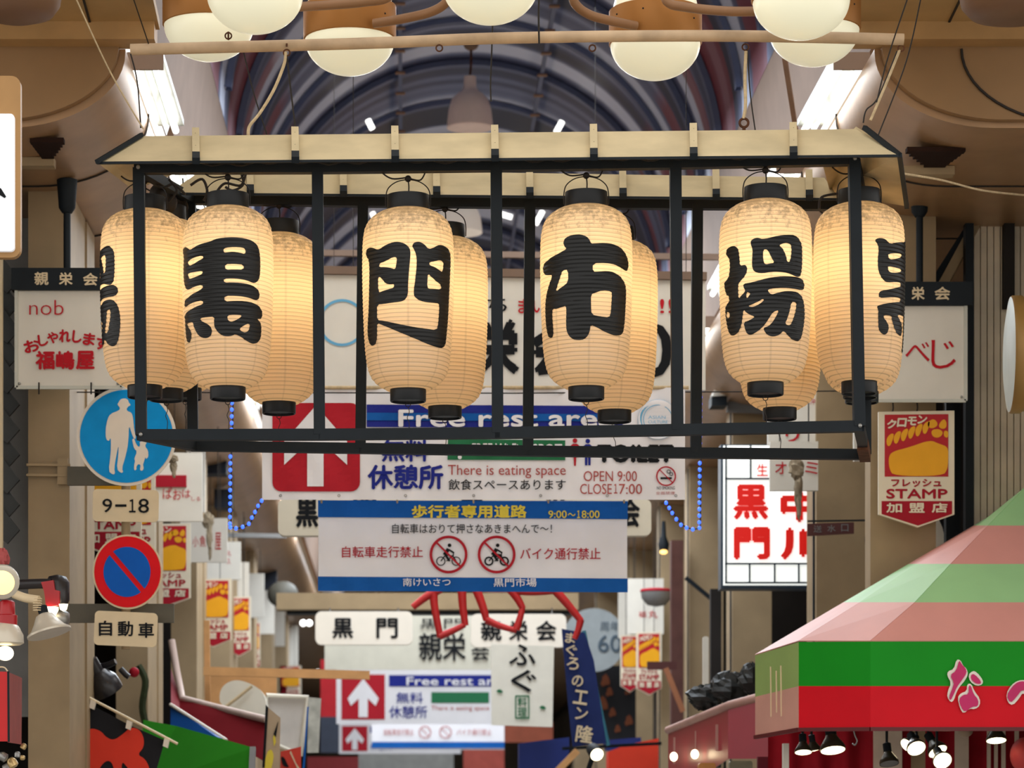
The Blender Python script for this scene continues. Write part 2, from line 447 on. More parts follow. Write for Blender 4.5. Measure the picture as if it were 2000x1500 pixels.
for a, b in ((FT[0], BT[0]), (FT[4], BT[4]), (FB[0], BB[0]), (FB[4], BB[4])):
    MB().bar(a, b, .05).build('side_beam', M_iron, fr)
M_rust = mat('rusty_steel', (92, 58, 40), .8, .2, .4, 20)
MB().bar(FB[4].lerp(BB[4], .55)+Vector((0, 0, -.012)), BB[4]+Vector((0, 0, -.012)), .056).build('rusty_end', M_rust, fr)
for p in (FT[0], FB[0], FB[4], FT[4]):
    mb = MB(); mb.ball(p+Vector((0, -.03, 0)), .011, 5); mb.build('bolt', M_steel, fr)
def bpx(i0, x):   # depth along the front / back plane at pixel x
    return 14.40+(x-271)/(1668-271)*(-.25)
def eave(nm, x0, x1, xt0, xt1, yb0, yb1, yt0, yt1, dd, scale, bat, bats, by):
    Db = lambda x, y: (bpx(0, x)-.26)*scale; Dt = lambda x, y: (bpx(0, x)+.02)*scale
    mb = MB().slab([P(x0, yb0, Db), P(x1, yb1, Db), P(xt1, yt1, Dt), P(xt0, yt0, Dt)], (0, .012, -.004))
    bd = mb.build(nm, M_board, fr)
    e = MB().bar(P(x0, yb0+1.5, Db), P(x1, yb1+1.5, Db), .012).build('edge_strip', M_iron, bd)
    for x in bats:
        t = (x-x0)/(x1-x0); ybm = yb0+(yb1-yb0)*t; ytm = yt0+(yt1-yt0)*t
        a = P(x, ybm-1, lambda q, r: Db(q, r)-.02); b = P(x-1, ytm-10, lambda q, r: Dt(q, r)-.02)
        c = a.lerp(b, .2)
        MB().bar(c, b, .036, .03).build('batten', M_board, bd)
        MB().bar(a, c, .038, .034).build('batten_end', M_iron, bd)
        for t2 in (.45, .85): mb = MB(); mb.ball(a.lerp(b, t2)+Vector((0, -.018, 0)), .005, 4); mb.build('nail', M_iron, bd)
eave('front_eave', 189, 1755, 277, 1672, 317, 303, 266, 252, 0, 1.0, 0, (383, 577, 772, 967, 1160, 1355, 1550), 0)
eave('back_eave', 330, 1640, 400, 1610, 377, 388, 328, 347, 0, 1.067, 0, (489, 671, 853, 1035, 1217, 1399, 1581), 0)
# side eaves, seen from underneath
mb = MB().slab([P(277, 266, 14.45), P(189, 317, 14.14), P(262, 372, 15.2), P(352, 335, 15.4)], (0, 0, .012)); mb.build('side_eave', M_board, fr)
mb = MB().slab([P(1672, 252, 14.2), P(1755, 303, 13.9), P(1771, 403, 14.9), P(1622, 378, 15.1), P(1606, 318, 14.25)], (0, 0, .012)); mb.build('side_eave', M_board, fr)
MB().bar(P(1688, 249, 14.1), P(1757, 303, 13.88), .022).build('hip_strip', M_iron, fr)
MB().bar(P(1757, 303, 13.88), P(1771, 404, 14.9), .022).build('hip_strip', M_iron, fr)
MB().bar(P(277, 263, 14.4), P(189, 316, 14.12), .02).build('hip_strip', M_iron, fr)
# loose wiring under the eaves
mb = MB()
for pts in ([(480, 340), (470, 362), (440, 358), (425, 372)], [(470, 335), (475, 360), (455, 372), (440, 365)], [(330, 350), (345, 372), (330, 395)], [(300, 352), (318, 366), (340, 360), (362, 380)],
            [(372, 362), (395, 350), (405, 375), (398, 392)], [(1600, 408), (1605, 385), (1640, 378)]):
    mb = MB(); mb.tube([P(x, y, 14.75) for x, y in pts], .007, 6, smooth=6); mb.build('wire', M_wire, fr, smooth=True)
mb = MB()
mb.tube([P(x, 322-(x-271)*.0125+3*math.sin(x*.11)+2*math.sin(x*.031), lambda q, r: bpx(0, q)-.06) for x in range(330, 1650, 12)], .005, 5)
mb.build('cable', M_wire, fr, smooth=True)
mb = MB()
for i, (x, y) in enumerate(((308, 380), (330, 395), (352, 405))):
    mb = MB(); mb.ball(P(x, y, 14.9+i*.2), .045, 6, 1.3); mb.build('socket_box', M_wire, fr, smooth=True)

# ------------------------------------------------------------------ paper lanterns
K = 14.4/F
def lantern_mat():
    m = bpy.data.materials.new('ribbed_lantern_paper'); m.use_nodes = True; nt = m.node_tree; nt.nodes.clear()
    N = nt.nodes.new; L = nt.links.new
    out = N('ShaderNodeOutputMaterial'); mixs = N('ShaderNodeMixShader'); d = N('ShaderNodeBsdfDiffuse'); t = N('ShaderNodeBsdfTranslucent')
    mixs.inputs[0].default_value = .42
    tc = N('ShaderNodeTexCoord'); sp = N('ShaderNodeSeparateXYZ'); L(tc.outputs['Object'], sp.inputs[0])
    # wire ribs (dark hairlines)
    a = N('ShaderNodeMath'); a.operation = 'MULTIPLY'; a.inputs[1].default_value = 1/RIB; L(sp.outputs['Z'], a.inputs[0])
    f = N('ShaderNodeMath'); f.operation = 'FRACT'; L(a.outputs[0], f.inputs[0])
    g = N('ShaderNodeMath'); g.operation = 'SUBTRACT'; g.inputs[1].default_value = .5; L(f.outputs[0], g.inputs[0])
    h = N('ShaderNodeMath'); h.operation = 'ABSOLUTE'; L(g.outputs[0], h.inputs[0])
    r = N('ShaderNodeMapRange'); r.inputs['From Min'].default_value = .36; r.inputs['From Max'].default_value = .47; r.inputs['To Min'].default_value = 1; r.inputs['To Max'].default_value = .62
    L(h.outputs[0], r.inputs['Value'])
    # paper seams: eight vertical joins
    at = N('ShaderNodeMath'); at.operation = 'ARCTAN2'; L(sp.outputs['Y'], at.inputs[0]); L(sp.outputs['X'], at.inputs[1])
    am = N('ShaderNodeMath'); am.operation = 'MULTIPLY'; am.inputs[1].default_value = 8/(2*math.pi); L(at.outputs[0], am.inputs[0])
    af = N('ShaderNodeMath'); af.operation = 'FRACT'; L(am.outputs[0], af.inputs[0])
    ag = N('ShaderNodeMath'); ag.operation = 'SUBTRACT'; ag.inputs[1].default_value = .5; L(af.outputs[0], ag.inputs[0])
    ah = N('ShaderNodeMath'); ah.operation = 'ABSOLUTE'; L(ag.outputs[0], ah.inputs[0])
    ar = N('ShaderNodeMapRange'); ar.inputs['From Min'].default_value = .45; ar.inputs['From Max'].default_value = .49; ar.inputs['To Min'].default_value = 1; ar.inputs['To Max'].default_value = .87
    L(ah.outputs[0], ar.inputs['Value'])
    # grime specks gathered on the shoulder
    oi = N('ShaderNodeObjectInfo'); va = N('ShaderNodeVectorMath'); va.operation = 'ADD'; L(tc.outputs['Object'], va.inputs[0]); L(oi.outputs['Location'], va.inputs[1])
    nz = N('ShaderNodeTexNoise'); nz.inputs['Scale'].default_value = 34; nz.inputs['Detail'].default_value = 7; nz.inputs['Roughness'].default_value = .7; L(va.outputs[0], nz.inputs['Vector'])
    gz = N('ShaderNodeMapRange'); gz.inputs['From Min'].default_value = .24; gz.inputs['From Max'].default_value = .44; gz.inputs['To Min'].default_value = .30; gz.inputs['To Max'].default_value = .66; L(sp.outputs['Z'], gz.inputs['Value'])
    lt = N('ShaderNodeMath'); lt.operation = 'SUBTRACT'; L(gz.outputs[0], lt.inputs[0]); L(nz.outputs['Fac'], lt.inputs[1])
    gr = N('ShaderNodeMapRange'); gr.inputs['From Min'].default_value = -.06; gr.inputs['From Max'].default_value = .12; gr.inputs['To Min'].default_value = 1; gr.inputs['To Max'].default_value = .50; L(lt.outputs[0], gr.inputs['Value'])
    m1 = N('ShaderNodeMath'); m1.operation = 'MULTIPLY'; L(r.outputs[0], m1.inputs[0]); L(ar.outputs[0], m1.inputs[1])
    m2 = N('ShaderNodeMath'); m2.operation = 'MULTIPLY'; L(m1.outputs[0], m2.inputs[0]); L(gr.outputs[0], m2.inputs[1])
    c1 = N('ShaderNodeVectorMath'); c1.operation = 'SCALE'; c1.inputs[0].default_value = (lin(222), lin(200), lin(172)); L(m2.outputs[0], c1.inputs['Scale'])
    c2 = N('ShaderNodeVectorMath'); c2.operation = 'SCALE'; c2.inputs[0].default_value = (lin(246), lin(218), lin(168)); L(m2.outputs[0], c2.inputs['Scale'])
    L(c1.outputs[0], d.inputs[0]); L(c2.outputs[0], t.inputs[0]); L(d.outputs[0], mixs.inputs[1]); L(t.outputs[0], mixs.inputs[2])
    gl = N('ShaderNodeBsdfGlossy'); gl.inputs['Roughness'].default_value = .45; ms = N('ShaderNodeMixShader'); ms.inputs[0].default_value = .04
    L(mixs.outputs[0], ms.inputs[1]); L(gl.outputs[0], ms.inputs[2]); L(ms.outputs[0], out.inputs[0])
    return m
PROF = [(409, 41), (412, 50), (417, 60), (424, 70), (433, 78), (445, 83.5), (460, 86.5), (480, 88), (520, 88.5), (560, 88), (600, 87), (640, 85.5), (680, 83), (705, 80), (722, 76), (735, 70), (745, 61), (752, 51), (758, 40)]
RIB = 7.8*K
def lr(z):      # smooth radius (m) at local z, lantern centre at px 583
    y = 583-z/K
    if y <= PROF[0][0]: return PROF[0][1]*K
    for (y0, r0), (y1, r1) in zip(PROF[:-1], PROF[1:]):
        if y <= y1:
            t = (y-y0)/(y1-y0); return (r0+(r1-r0)*t)*K
    return PROF[-1][1]*K
def lrs(z):     # with the scallop between the wire ribs
    f = (z/RIB) % 1.0
    return lr(z)+.0035*math.sin(math.pi*f)-.001
M_paper = lantern_mat()
M_ink = mat('black_lantern_ink', (10, 12, 14), .42, .35, .0)
M_collar = mat('black_lacquer_collar', (16, 20, 25), .45, .35, .12, 10)
zt_, zb_ = (583-409)*K, (583-758)*K
n = int((zt_-zb_)/RIB*5); prof = []
for i in range(n+1):
    z = zb_+(zt_-zb_)*i/n; prof.append((lrs(z), z))
def mesh_of(mb, m, smooth=True):
    o = mb.build('tmp', m, None, smooth); me = o.data; bpy.data.objects.remove(o); return me
mb = MB(); V = []; Fc = []; NS = 48
for r, z in prof:
    for k in range(NS):
        a = 2*math.pi*k/NS; V.append((r*math.cos(a), r*math.sin(a), z))
for i in range(len(prof)-1):
    for k in range(NS): Fc.append((i*NS+k, i*NS+(k+1) % NS, (i+1)*NS+(k+1) % NS, (i+1)*NS+k))
ME_body = mesh_of(mb.mesh(V, Fc), M_paper); ME_body.name = 'paper_body'
def ring(r0, r1, z0, z1):
    return [(r0-.006, z0), (r0, z0), (r0+.002, z0+.004), (r1, z1-.002), (r1, z1), (r1-.006, z1), (r1-.006, z1-.01)]
ME_top = mesh_of(MB().lathe(ring(41*K, 41*K, zt_-.004, zt_+29*K)+[(.02, zt_+29*K-.01)], n=40), M_collar); ME_top.name = 'top_collar'
ME_bot = mesh_of(MB().lathe([(.02, zb_-22*K+.01), (34*K-.006, zb_-22*K+.01)]+ring(34*K, 35*K, zb_-22*K, zb_+.004), n=40), M_collar); ME_bot.name = 'bottom_collar'
mb = MB(); h0 = zt_+20*K
mb.tube([(-43*K, 0, h0-14*K), (-43*K, 0, h0+8*K), (-38*K, 0, h0+24*K), (-22*K, 0, h0+36*K), (0, 0, h0+40*K), (22*K, 0, h0+36*K), (38*K, 0, h0+24*K), (43*K, 0, h0+8*K), (43*K, 0, h0-14*K)], .003, 6, smooth=5)
ME_handle = mesh_of(mb, M_wire); ME_handle.name = 'wire_handle'
mb = MB(); mb.ball((0, 0, h0+42*K), .017, 8)
mb.tube([(0, 0, h0+40*K), (.004, 0, h0+25*K), (0, 0, zt_+20*K)], .0035, 6, smooth=4)
mb.tube([(.01, 0, h0+42*K), (.06, .01, h0+40*K), (.085, .02, h0+56*K), (.085, .02, h0+70*K)], .004, 6, smooth=5)
mb.tube([(-.01, 0, h0+44*K), (-.08, .01, h0+43*K), (-.13, .02, h0+56*K), (-.14, .02, h0+70*K)], .004, 6, smooth=5)
ME_plug = mesh_of(mb, M_wire); ME_plug.name = 'socket_cord'
mb = MB(); zc_ = zb_-22*K
mb.torus((0, 0, zc_-.014), .012, .002)
mb.tube([(0, 0, zc_-.026), (.006, 0, zc_-.05), (-.004, 0, zc_-.08), (.006, 0, zc_-.11), (.002, 0, zc_-.165)], .002, 5, smooth=4)
ME_hook = mesh_of(mb, M_wire); ME_hook.name = 'hook_chain'

def kanji_mesh(name, loops, scale, ox, oy, cx, R, cyl):
    """traced brush strokes -> flat mesh -> wrapped round the lantern (phi 0 faces the viewer)"""
    loops = [chaikin([(ox+x/scale-cx, oy+y/scale) for x, y in lp]) for lp in loops]
    vs = []; fs = []
    v, f = fill2d(loops)
    bm = bmesh.new(); V = [bm.verts.new((a, 0, 583-cyl-b+cyl if False else 583-b)) for a, b in v]
    for q in f:
        try: bm.faces.new([V[i] for i in q])
        except ValueError: pass
    def cut(co, no):
        bmesh.ops.bisect_plane(bm, geom=bm.verts[:]+bm.edges[:]+bm.faces[:], plane_co=co, plane_no=no)
    for i in range(-85, 86, 6): cut((i, 0, 0), (1, 0, 0))
    z = -170.0
    while z < 170:
        cut((0, 0, z), (0, 0, 1)); z += 2.6
    for q in bm.verts:
        x = max(-.985*R, min(.985*R, q.co.x)); phi = math.asin(x/R); zl = (q.co.z+cyl)*K
        rr = lrs(zl)+.0022
        q.co = Vector((rr*math.sin(phi), -rr*math.cos(phi), zl))
    me = bpy.data.meshes.new(name); bmesh.ops.recalc_face_normals(bm, faces=bm.faces); bm.to_mesh(me); bm.free()
    for p in me.polygons: p.use_smooth = True
    me.materials.append(M_ink); return me
KURO = [[(130,170),(145,140),(175,138),(205,165),(235,200),(300,170),(400,145),(500,128),(560,105),(650,88),(800,78),(930,85),(1020,105),(1075,145),(1100,210),(1110,300),(1112,450),(1105,550),(1085,600),(1050,630),(1010,628),(950,610),(870,600),(780,597),(670,603),(675,650),(760,645),(870,645),(980,655),(1050,675),(1095,715),(1110,770),(1100,815),(1075,842),(1030,835),(950,820),(850,812),(676,815),(680,885),(800,875),(930,870),(1040,880),(1100,905),(1140,955),(1147,1010),(1135,1060),(1110,1070),(1085,1072),(1115,1095),(1137,1140),(1142,1220),(1138,1300),(1110,1360),(1060,1388),(1010,1385),(950,1355),(890,1318),(820,1285),(770,1310),(710,1318),(650,1308),(595,1270),(560,1220),(545,1190),(542,1140),(547,1070),(450,1070),(360,1075),(375,1110),(420,1135),(470,1165),(505,1205),(515,1250),(500,1300),(460,1328),(410,1330),(350,1305),(305,1250),(280,1190),(265,1150),(262,1105),(180,1105),(190,1150),(215,1190),(235,1240),(230,1300),(212,1340),(190,1350),(165,1330),(152,1280),(150,1200),(148,1100),(150,1050),(140,1000),(165,975),(215,950),(300,925),(403,905),(402,858),(300,862),(220,878),(150,895),(150,830),(165,800),(215,780),(300,745),(403,710),(400,662),(300,670),(210,690),(180,675),(158,620),(145,540),(143,400),(148,300),(145,230)],
 [(665,235),(690,215),(800,203),(900,203),(935,225),(932,283),(870,270),(780,262),(720,270),(672,275)],[(685,420),(800,415),(915,418),(910,478),(800,482),(690,490)],[(213,330),(300,305),(400,295),(418,325),(370,350),(280,385),(235,397),(215,370)],[(213,483),(300,487),(400,488),(405,520),(350,540),(270,560),(228,560),(213,520)],[(712,1058),(800,1045),(900,1047),(870,1085),(800,1125),(760,1135),(722,1120)],[(865,1222),(920,1175),(985,1140),(998,1170),(985,1230),(945,1260),(905,1250)]]
MON = [[(112,140),(130,105),(165,95),(210,112),(265,152),(320,130),(400,90),(470,72),(540,72),(610,95),(665,135),(692,190),(690,280),(678,400),(668,520),(660,640),(662,720),(650,790),(615,835),(560,855),(450,862),(350,868),(255,865),(252,960),(250,1065),(340,1085),(450,1120),(600,1155),(750,1185),(900,1195),(1045,1200),(1062,1120),(1068,1000),(1072,900),(1062,850),(1000,852),(900,855),(820,840),(760,805),(735,770),(735,690),(750,600),(762,480),(772,380),(770,280),(755,210),(725,155),(712,130),(735,85),(790,70),(840,80),(885,115),(925,157),(980,140),(1040,95),(1100,75),(1165,92),(1205,135),(1215,200),(1210,400),(1203,600),(1198,800),(1195,1000),(1185,1200),(1180,1340),(1160,1395),(1120,1422),(1050,1415),(950,1400),(850,1365),(700,1310),(560,1255),(430,1195),(330,1145),(250,1103),(245,1200),(238,1300),(220,1365),(180,1390),(140,1365),(118,1290),(112,1200),(125,1050),(140,900),(150,700),(158,500),(160,350),(152,260),(120,195)],
 [(290,335),(360,320),(430,285),(490,268),(518,285),(510,360),(495,432),(440,408),(370,390),(290,382)],[(272,505),(300,510),(330,550),(370,605),(430,622),(482,620),(475,668),(400,683),(330,700),(275,712)],[(935,330),(1000,310),(1060,285),(1110,290),(1118,330),(1105,440),(1050,402),(1000,383),(940,370)],[(918,478),(970,525),(1030,570),(1092,608),(1088,663),(1000,668),(925,675),(910,640),(912,560)]]
ICHI = [[(318,130),(335,85),(390,50),(470,42),(545,45),(610,70),(650,110),(672,165),(730,160),(850,150),(960,152),(1050,175),(1120,225),(1165,300),(1180,380),(1170,440),(1145,475),(1100,462),(1030,428),(940,412),(850,412),(695,420),(693,530),(780,525),(880,512),(970,518),(1050,550),(1110,605),(1145,680),(1150,760),(1145,950),(1140,1150),(1130,1260),(1105,1305),(1050,1330),(970,1330),(880,1305),(780,1260),(668,1210),(660,1290),(630,1360),(580,1400),(510,1410),(430,1395),(375,1345),(345,1270),(345,1150),(350,1050),(350,955),(290,965),(230,982),(180,968),(172,1050),(178,1200),(178,1300),(165,1332),(135,1338),(110,1310),(95,1220),(88,1080),(90,900),(105,770),(140,650),(188,530),(130,520),(92,500),(75,450),(70,390),(90,345),(140,315),(230,275),(300,250),(362,218),(330,180)],
 [(310,492),(378,490),(380,655),(300,705),(222,757),(245,680),(280,580)],[(672,822),(730,800),(820,768),(945,770),(950,830),(943,950),(940,1040),(920,1110),(800,1105),(680,1085),(672,960)]]
BA = [[(97,225),(105,180),(140,152),(185,155),(225,185),(245,240),(252,340),(258,430),(310,420),(338,445),(345,490),(330,545),(290,600),(235,650),(232,750),(235,855),(280,800),(320,765),(300,720),(288,668),(400,660),(520,630),(650,605),(800,585),(950,578),(1040,582),(1090,610),(1112,660),(1105,710),(1075,740),(950,735),(800,735),(680,745),(600,762),(615,795),(650,828),(720,805),(800,782),(900,770),(1000,772),(1060,800),(1105,870),(1125,980),(1130,1100),(1115,1240),(1095,1340),(1060,1395),(1020,1405),(960,1390),(900,1355),(860,1315),(815,1285),(780,1330),(720,1358),(660,1365),(600,1345),(560,1300),(542,1252),(600,1235),(650,1200),(700,1130),(757,1020),(670,1050),(620,1130),(560,1215),(500,1270),(430,1315),(370,1332),(330,1315),(305,1260),(288,1160),(350,1150),(400,1125),(432,1102),(370,1075),(320,1035),(293,995),(280,1080),(265,1180),(240,1250),(200,1300),(155,1315),(118,1290),(95,1210),(85,1100),(78,980),(85,900),(125,870),(122,790),(95,770),(75,650),(78,590),(120,560),(135,480),(140,380),(130,300),(105,260)],
 [(92,1000),(110,990),(132,1035),(108,1082),(92,1050)],[(330,775),(385,800),(350,845),(330,860)],[(347,955),(400,945),(470,915),(540,878),(552,900),(500,940),(420,975),(375,972)],[(925,905),(995,905),(992,1000),(960,1110),(930,1190),(895,1215),(840,1195),(870,1130),(905,1020)],
 [(382,145),(400,105),(450,88),(500,95),(530,108),(620,95),(740,65),(860,45),(970,40),(1030,85),(1068,150),(1072,300),(1070,430),(1060,520),(1040,565),(1000,580),(940,565),(860,540),(740,530),(640,535),(540,552),(460,540),(415,505),(400,440),(405,330),(410,240),(395,190)],[(545,245),(595,245),(630,310),(655,365),(688,415),(630,425),(575,438),(550,410),(540,330)],[(748,190),(800,165),(850,150),(900,165),(915,210),(912,300),(900,370),(885,397),(858,398),(845,330),(815,260),(785,215)]]
KJ = {'kuro': kanji_mesh('brush_character', KURO, 6.52, 340, 470, 445, 88.5, 0.),
      'mon': kanji_mesh('brush_character', MON, 6.82, 700, 480, 797, 88.5, 3.),
      'ichi': kanji_mesh('brush_character', ICHI, 6.82, 1050, 470, 1145, 89., -3.),
      'ba': kanji_mesh('brush_character', BA, 6.82, 1400, 470, 1495, 90., -12.)}
LPOW = 4.2
lant_proto = None
def lantern(cx, ytop, D, label, kanji=None, rot=0., yaw=0.):
    global lant_proto
    p = P(cx, ytop, D); loc = Vector((p.x, D, p.z-zt_))
    o = thing('paper_lantern', label, 'lantern', loc, 'paper lanterns in the hanging frame')
    o.rotation_euler = (0, 0, rot)
    for nm, me in (('paper_body', ME_body), ('top_collar', ME_top), ('bottom_collar', ME_bot), ('wire_handle', ME_handle), ('socket_cord', ME_plug), ('hook_chain', ME_hook)):
        c = bpy.data.objects.new(nm, me); COL.objects.link(c); c.parent = o
        if nm != 'paper_body': c.rotation_euler = (0, 0, -rot)
        elif not kanji: c.rotation_euler = (0, 0, yaw)
    if kanji:
        c = bpy.data.objects.new('brush_character', KJ[kanji]); COL.objects.link(c); c.parent = o
    l = bpy.data.lights.new('lantern_bulb', 'POINT'); l.energy = LPOW; l.color = (1, .86, .64); l.shadow_soft_size = .05
    b = bpy.data.objects.new('lantern_bulb', l); COL.objects.link(b); b.location = (0, 0, (583-535)*K); b.parent = o
    return o
R = math.radians
lantern(445, 408.5, 14.37, 'front lantern with the black character that has four dots below, beside the left corner post', 'kuro')
lantern(797, 411.5, 14.31, 'front lantern with the black gate-shaped character, between second and middle posts', 'mon')
lantern(1145, 405.5, 14.25, 'front lantern with the black character of one dot over a hanging cloth shape', 'ichi')
lantern(1495, 395.5, 14.19, 'front lantern with the most complex black character, next to the right end pair', 'ba')
lantern(545, 460, 15.33, 'plain blank lantern behind, seen right of the left front lantern', yaw=.2)
lantern(869, 467, 15.27, 'plain blank lantern seen behind the gate-character lantern', yaw=.5)
lantern(1200, 473, 15.2, 'plain blank lantern behind, above the round blue logo of the banner', yaw=.9)
lantern(1523, 471, 15.32, 'plain blank lantern low behind the rightmost front lantern', yaw=1.3)
lantern(283, 414, 14.72, 'leftmost lantern, crossed by the left corner post, its character turned to the left', 'ba', R(-80))
lantern(325, 432, 15.22, 'lantern hidden behind the leftmost one, only its lower rim and collar showing', 'ichi', R(-80))
lantern(362, 440, 15.68, 'third lantern along the left side of the frame, furthest back behind the left front lantern', 'mon', R(-80))
lantern(1678, 401, 14.50, 'rightmost lantern, crossed by the right corner post, its character turned to the right', 'kuro', R(84))
lantern(1680, 421, 14.98, 'lantern right behind the rightmost one, a sliver showing below it', 'mon', R(84))
lantern(1683, 442, 15.46, 'furthest back lantern of the right side row, lowest collar of the three', 'ichi', R(84))

# ------------------------------------------------------------------ suspension pipe, ropes, cables
o = thing('suspension_pipe', 'long beige horizontal pipe carrying the lantern frame under the globe lamps', 'pipe', P(1000, 80, 14.5))
mb = MB(); mb.tube([P(255, 97, 14.52), P(700, 85, 14.5), P(1000, 74, 14.48), P(1400, 70, 14.44), P(1765, 77, 14.4)], .029, 14, smooth=6); mb.build('pipe_tube', M_pipe, o, True)
for x, y in ((446, 70), (560, 99), (858, 90), (1157, 90), (1456, 88), (1760, 90)):
    mb = MB(); mb.torus(P(x, y+(4 if y > 80 else 0), 14.47), .016, .004); mb.tube([P(x, y-8, 14.47), P(x, y+(-14 if y > 80 else 8), 14.47)], .005, 6); mb.build('eye_hook', M_rust, o, True)
def rope(pts, r, label, m=M_rope, nm='rope', cat='rope', D=14.47, group=None):
    mb = MB(); mb.tube([P(*(p if len(p) == 3 else (p[0], p[1], D))) for p in pts], r, 6, smooth=8)
    return tag(mb.build(nm, m, None, True), label, cat, group)
rope([(558, 102), (555, 125), (535, 175), (508, 220), (487, 247), (485, 268)], .0085, 'slack pale rope curving from the pipe to the left part of the frame')
rope([(560, 108), (566, 160), (577, 250)], .0045, 'thin knotted chain hanging straight down beside the slack pale rope', M_wire, 'chain', 'chain')
rope([(1457, 100), (1455, 150), (1456, 205), (1452, 232)], .0085, 'pale rope ending in a rusty eye bolt over the right part of the frame')
mb = MB(); mb.torus(P(1453, 240, 14.47), .022, .0065); mb.tube([P(1453, 249, 14.47), P(1453, 262, 14.47)], .009, 6)
tag(mb.build('eye_bolt', M_rust, None, True), 'rusty ring bolt standing on the right part of the eave boards', 'bolt')
rope([(1757, 98), (1730, 165), (1700, 235)], .007, 'pale rope slanting from the right pipe end down to the frame corner')
rope([(1752, 100), (1715, 190), (1692, 215), (1686, 240)], .004, 'dark wire looped beside the slanting rope at the right pipe end', M_wire, 'wire', 'wire', D=14.56)
rope([(255, 105), (268, 160), (275, 250)], .004, 'dark wire from the left pipe end to the frame corner', M_wire, 'wire', 'wire')
rope([(145, -10, 13.6), (215, 140, 14.1), (280, 252, 14.4)], .004, 'thin cable running from the top left corner down to the frame', M_rope, 'cable', 'cable')
rope([(258, -10, 14.2), (290, 85, 14.5)], .0035, 'thin cable behind the left globe lamps above the pipe end', M_wire, 'cable', 'cable')
rope([(475, 98), (495, 180), (522, 265)], .0035, 'thin dark cable slanting right, left of the slack rope', M_wire, 'cable', 'cable', D=14.6)
rope([(1775, -10, 14.2), (1735, 110, 14.3), (1712, 200, 14.35)], .0035, 'thin cable from the top right ceiling crossing the pipe end', M_wire, 'cable', 'cable')
rope([(1800, -10, 14.6), (1770, 120, 14.7), (1715, 265, 14.8)], .0035, 'thin cable right of all the others, in front of the right cove', M_wire, 'cable', 'cable')
rope([(1460, 100), (1465, 180), (1475, 255)], .0035, 'thin dark cable just right of the pale rope with the eye bolt', M_wire, 'cable', 'cable')
rope([(1053, -10, 14.4), (1052, 30, 14.4), (1053, 85, 14.4)], .005, 'knotted dark string hanging in front of the pipe right of the middle globe', M_wire, 'string', 'string')
rope([(962, 50, 14.6), (960, 110, 14.6), (958, 165, 14.6), (959, 198, 14.6)], .004, 'dark string with a knot hanging beside the bell lamp', M_wire, 'string', 'string')
rope([(1765, 339, 14.6), (1840, 352, 15.2), (1920, 372, 15.8), (2010, 382, 16.5)], .006, 'pale cord running from the right eave to the right wall', M_rope, 'cord', 'cord')

# ------------------------------------------------------------------ globe chandelier
ch = thing('chandelier', 'large chandelier of cream globe lamps in brown metal bands over the lantern frame', 'chandelier', P(960, -160, 14.6))
GL = [(408, 120, 15.0), (498, 66, 14.0), (683, 148, 15.0), (958, 48, 14.0), (1280, 157, 15.0), (1565, 78, 13.95), (1590, 130, 15.0)]
for cx, yb, D in GL:
    p = P(cx, yb, D); R0 = .235; dr = .185
    zc = p.z+dr+.006; c = Vector((p.x, D, zc))
    mb = MB(); mb.lathe([(R0+.004, -.004), (R0+.008, 0), (R0+.008, .168), (R0+.002, .172), (.05, .172)], c, 40)
    bd = mb.build('lamp_band', M_brass, ch, True)
    mb = MB(); mb.lathe([(max(1e-4, R0*math.sin(math.pi/2*i/14)), -dr*math.cos(math.pi/2*i/14)) for i in range(15)], c, 40); mb.build('glass_globe', M_globe, bd, True)
    mb = MB(); mb.lathe([(R0*.96, .17), (R0*.9, .23), (R0*.7, .30), (R0*.4, .34), (1e-4, .35)], c, 32); mb.build('upper_globe', M_globe, bd, True)
    mb = MB()
    for a in (-110, -70, -40, -150): mb.ball(c+Vector(((R0+.008)*math.cos(R(a)), (R0+.008)*math.sin(R(a)), .09+.03*((a//10) % 2))), .005, 4)
    mb.build('screw', M_iron, bd)
HUB = (960, -170, 14.6)
for pts in ([(730, 46, 14.76), (790, 36, 14.7), (845, 22, 14.66), (875, 0, 14.62), (888, -40, 14.6), (930, -160, 14.6)],
            [(1243, 51, 14.76), (1190, 40, 14.7), (1150, 28, 14.66), (1122, 5, 14.62), (1108, -40, 14.6), (990, -160, 14.6)],
            [(572, 14, 14.2), (640, 10, 14.4), (710, 4, 14.5), (762, -8, 14.55), (800, -60, 14.6), (925, -165, 14.6)],
            [(1490, 22, 14.2), (1420, 22, 14.35), (1340, 14, 14.5), (1302, 2, 14.55), (1270, -50, 14.6), (995, -165, 14.6)],
            [(420, 20, 14.9), (520, -40, 14.8), (700, -110, 14.7), (920, -170, 14.6)], [(1580, 30, 14.9), (1450, -50, 14.8), (1200, -120, 14.7), (1000, -170, 14.6)],
            [(958, -40, 14.1), (960, -120, 14.4), (960, -165, 14.6)]):
    mb = MB(); mb.tube([P(*p) for p in pts], .024, 12, smooth=6); mb.build('arm', mat('brown_arm_tube', (142, 104, 72), .45, .35, .12, 6, metal=.2), ch, True)
mb = MB(); mb.lathe([(.1, -.12), (.16, -.08), (.17, .1), (.03, .2), (.03, 1.6)], P(*HUB), 24); mb.build('hub', M_brass, ch, True)

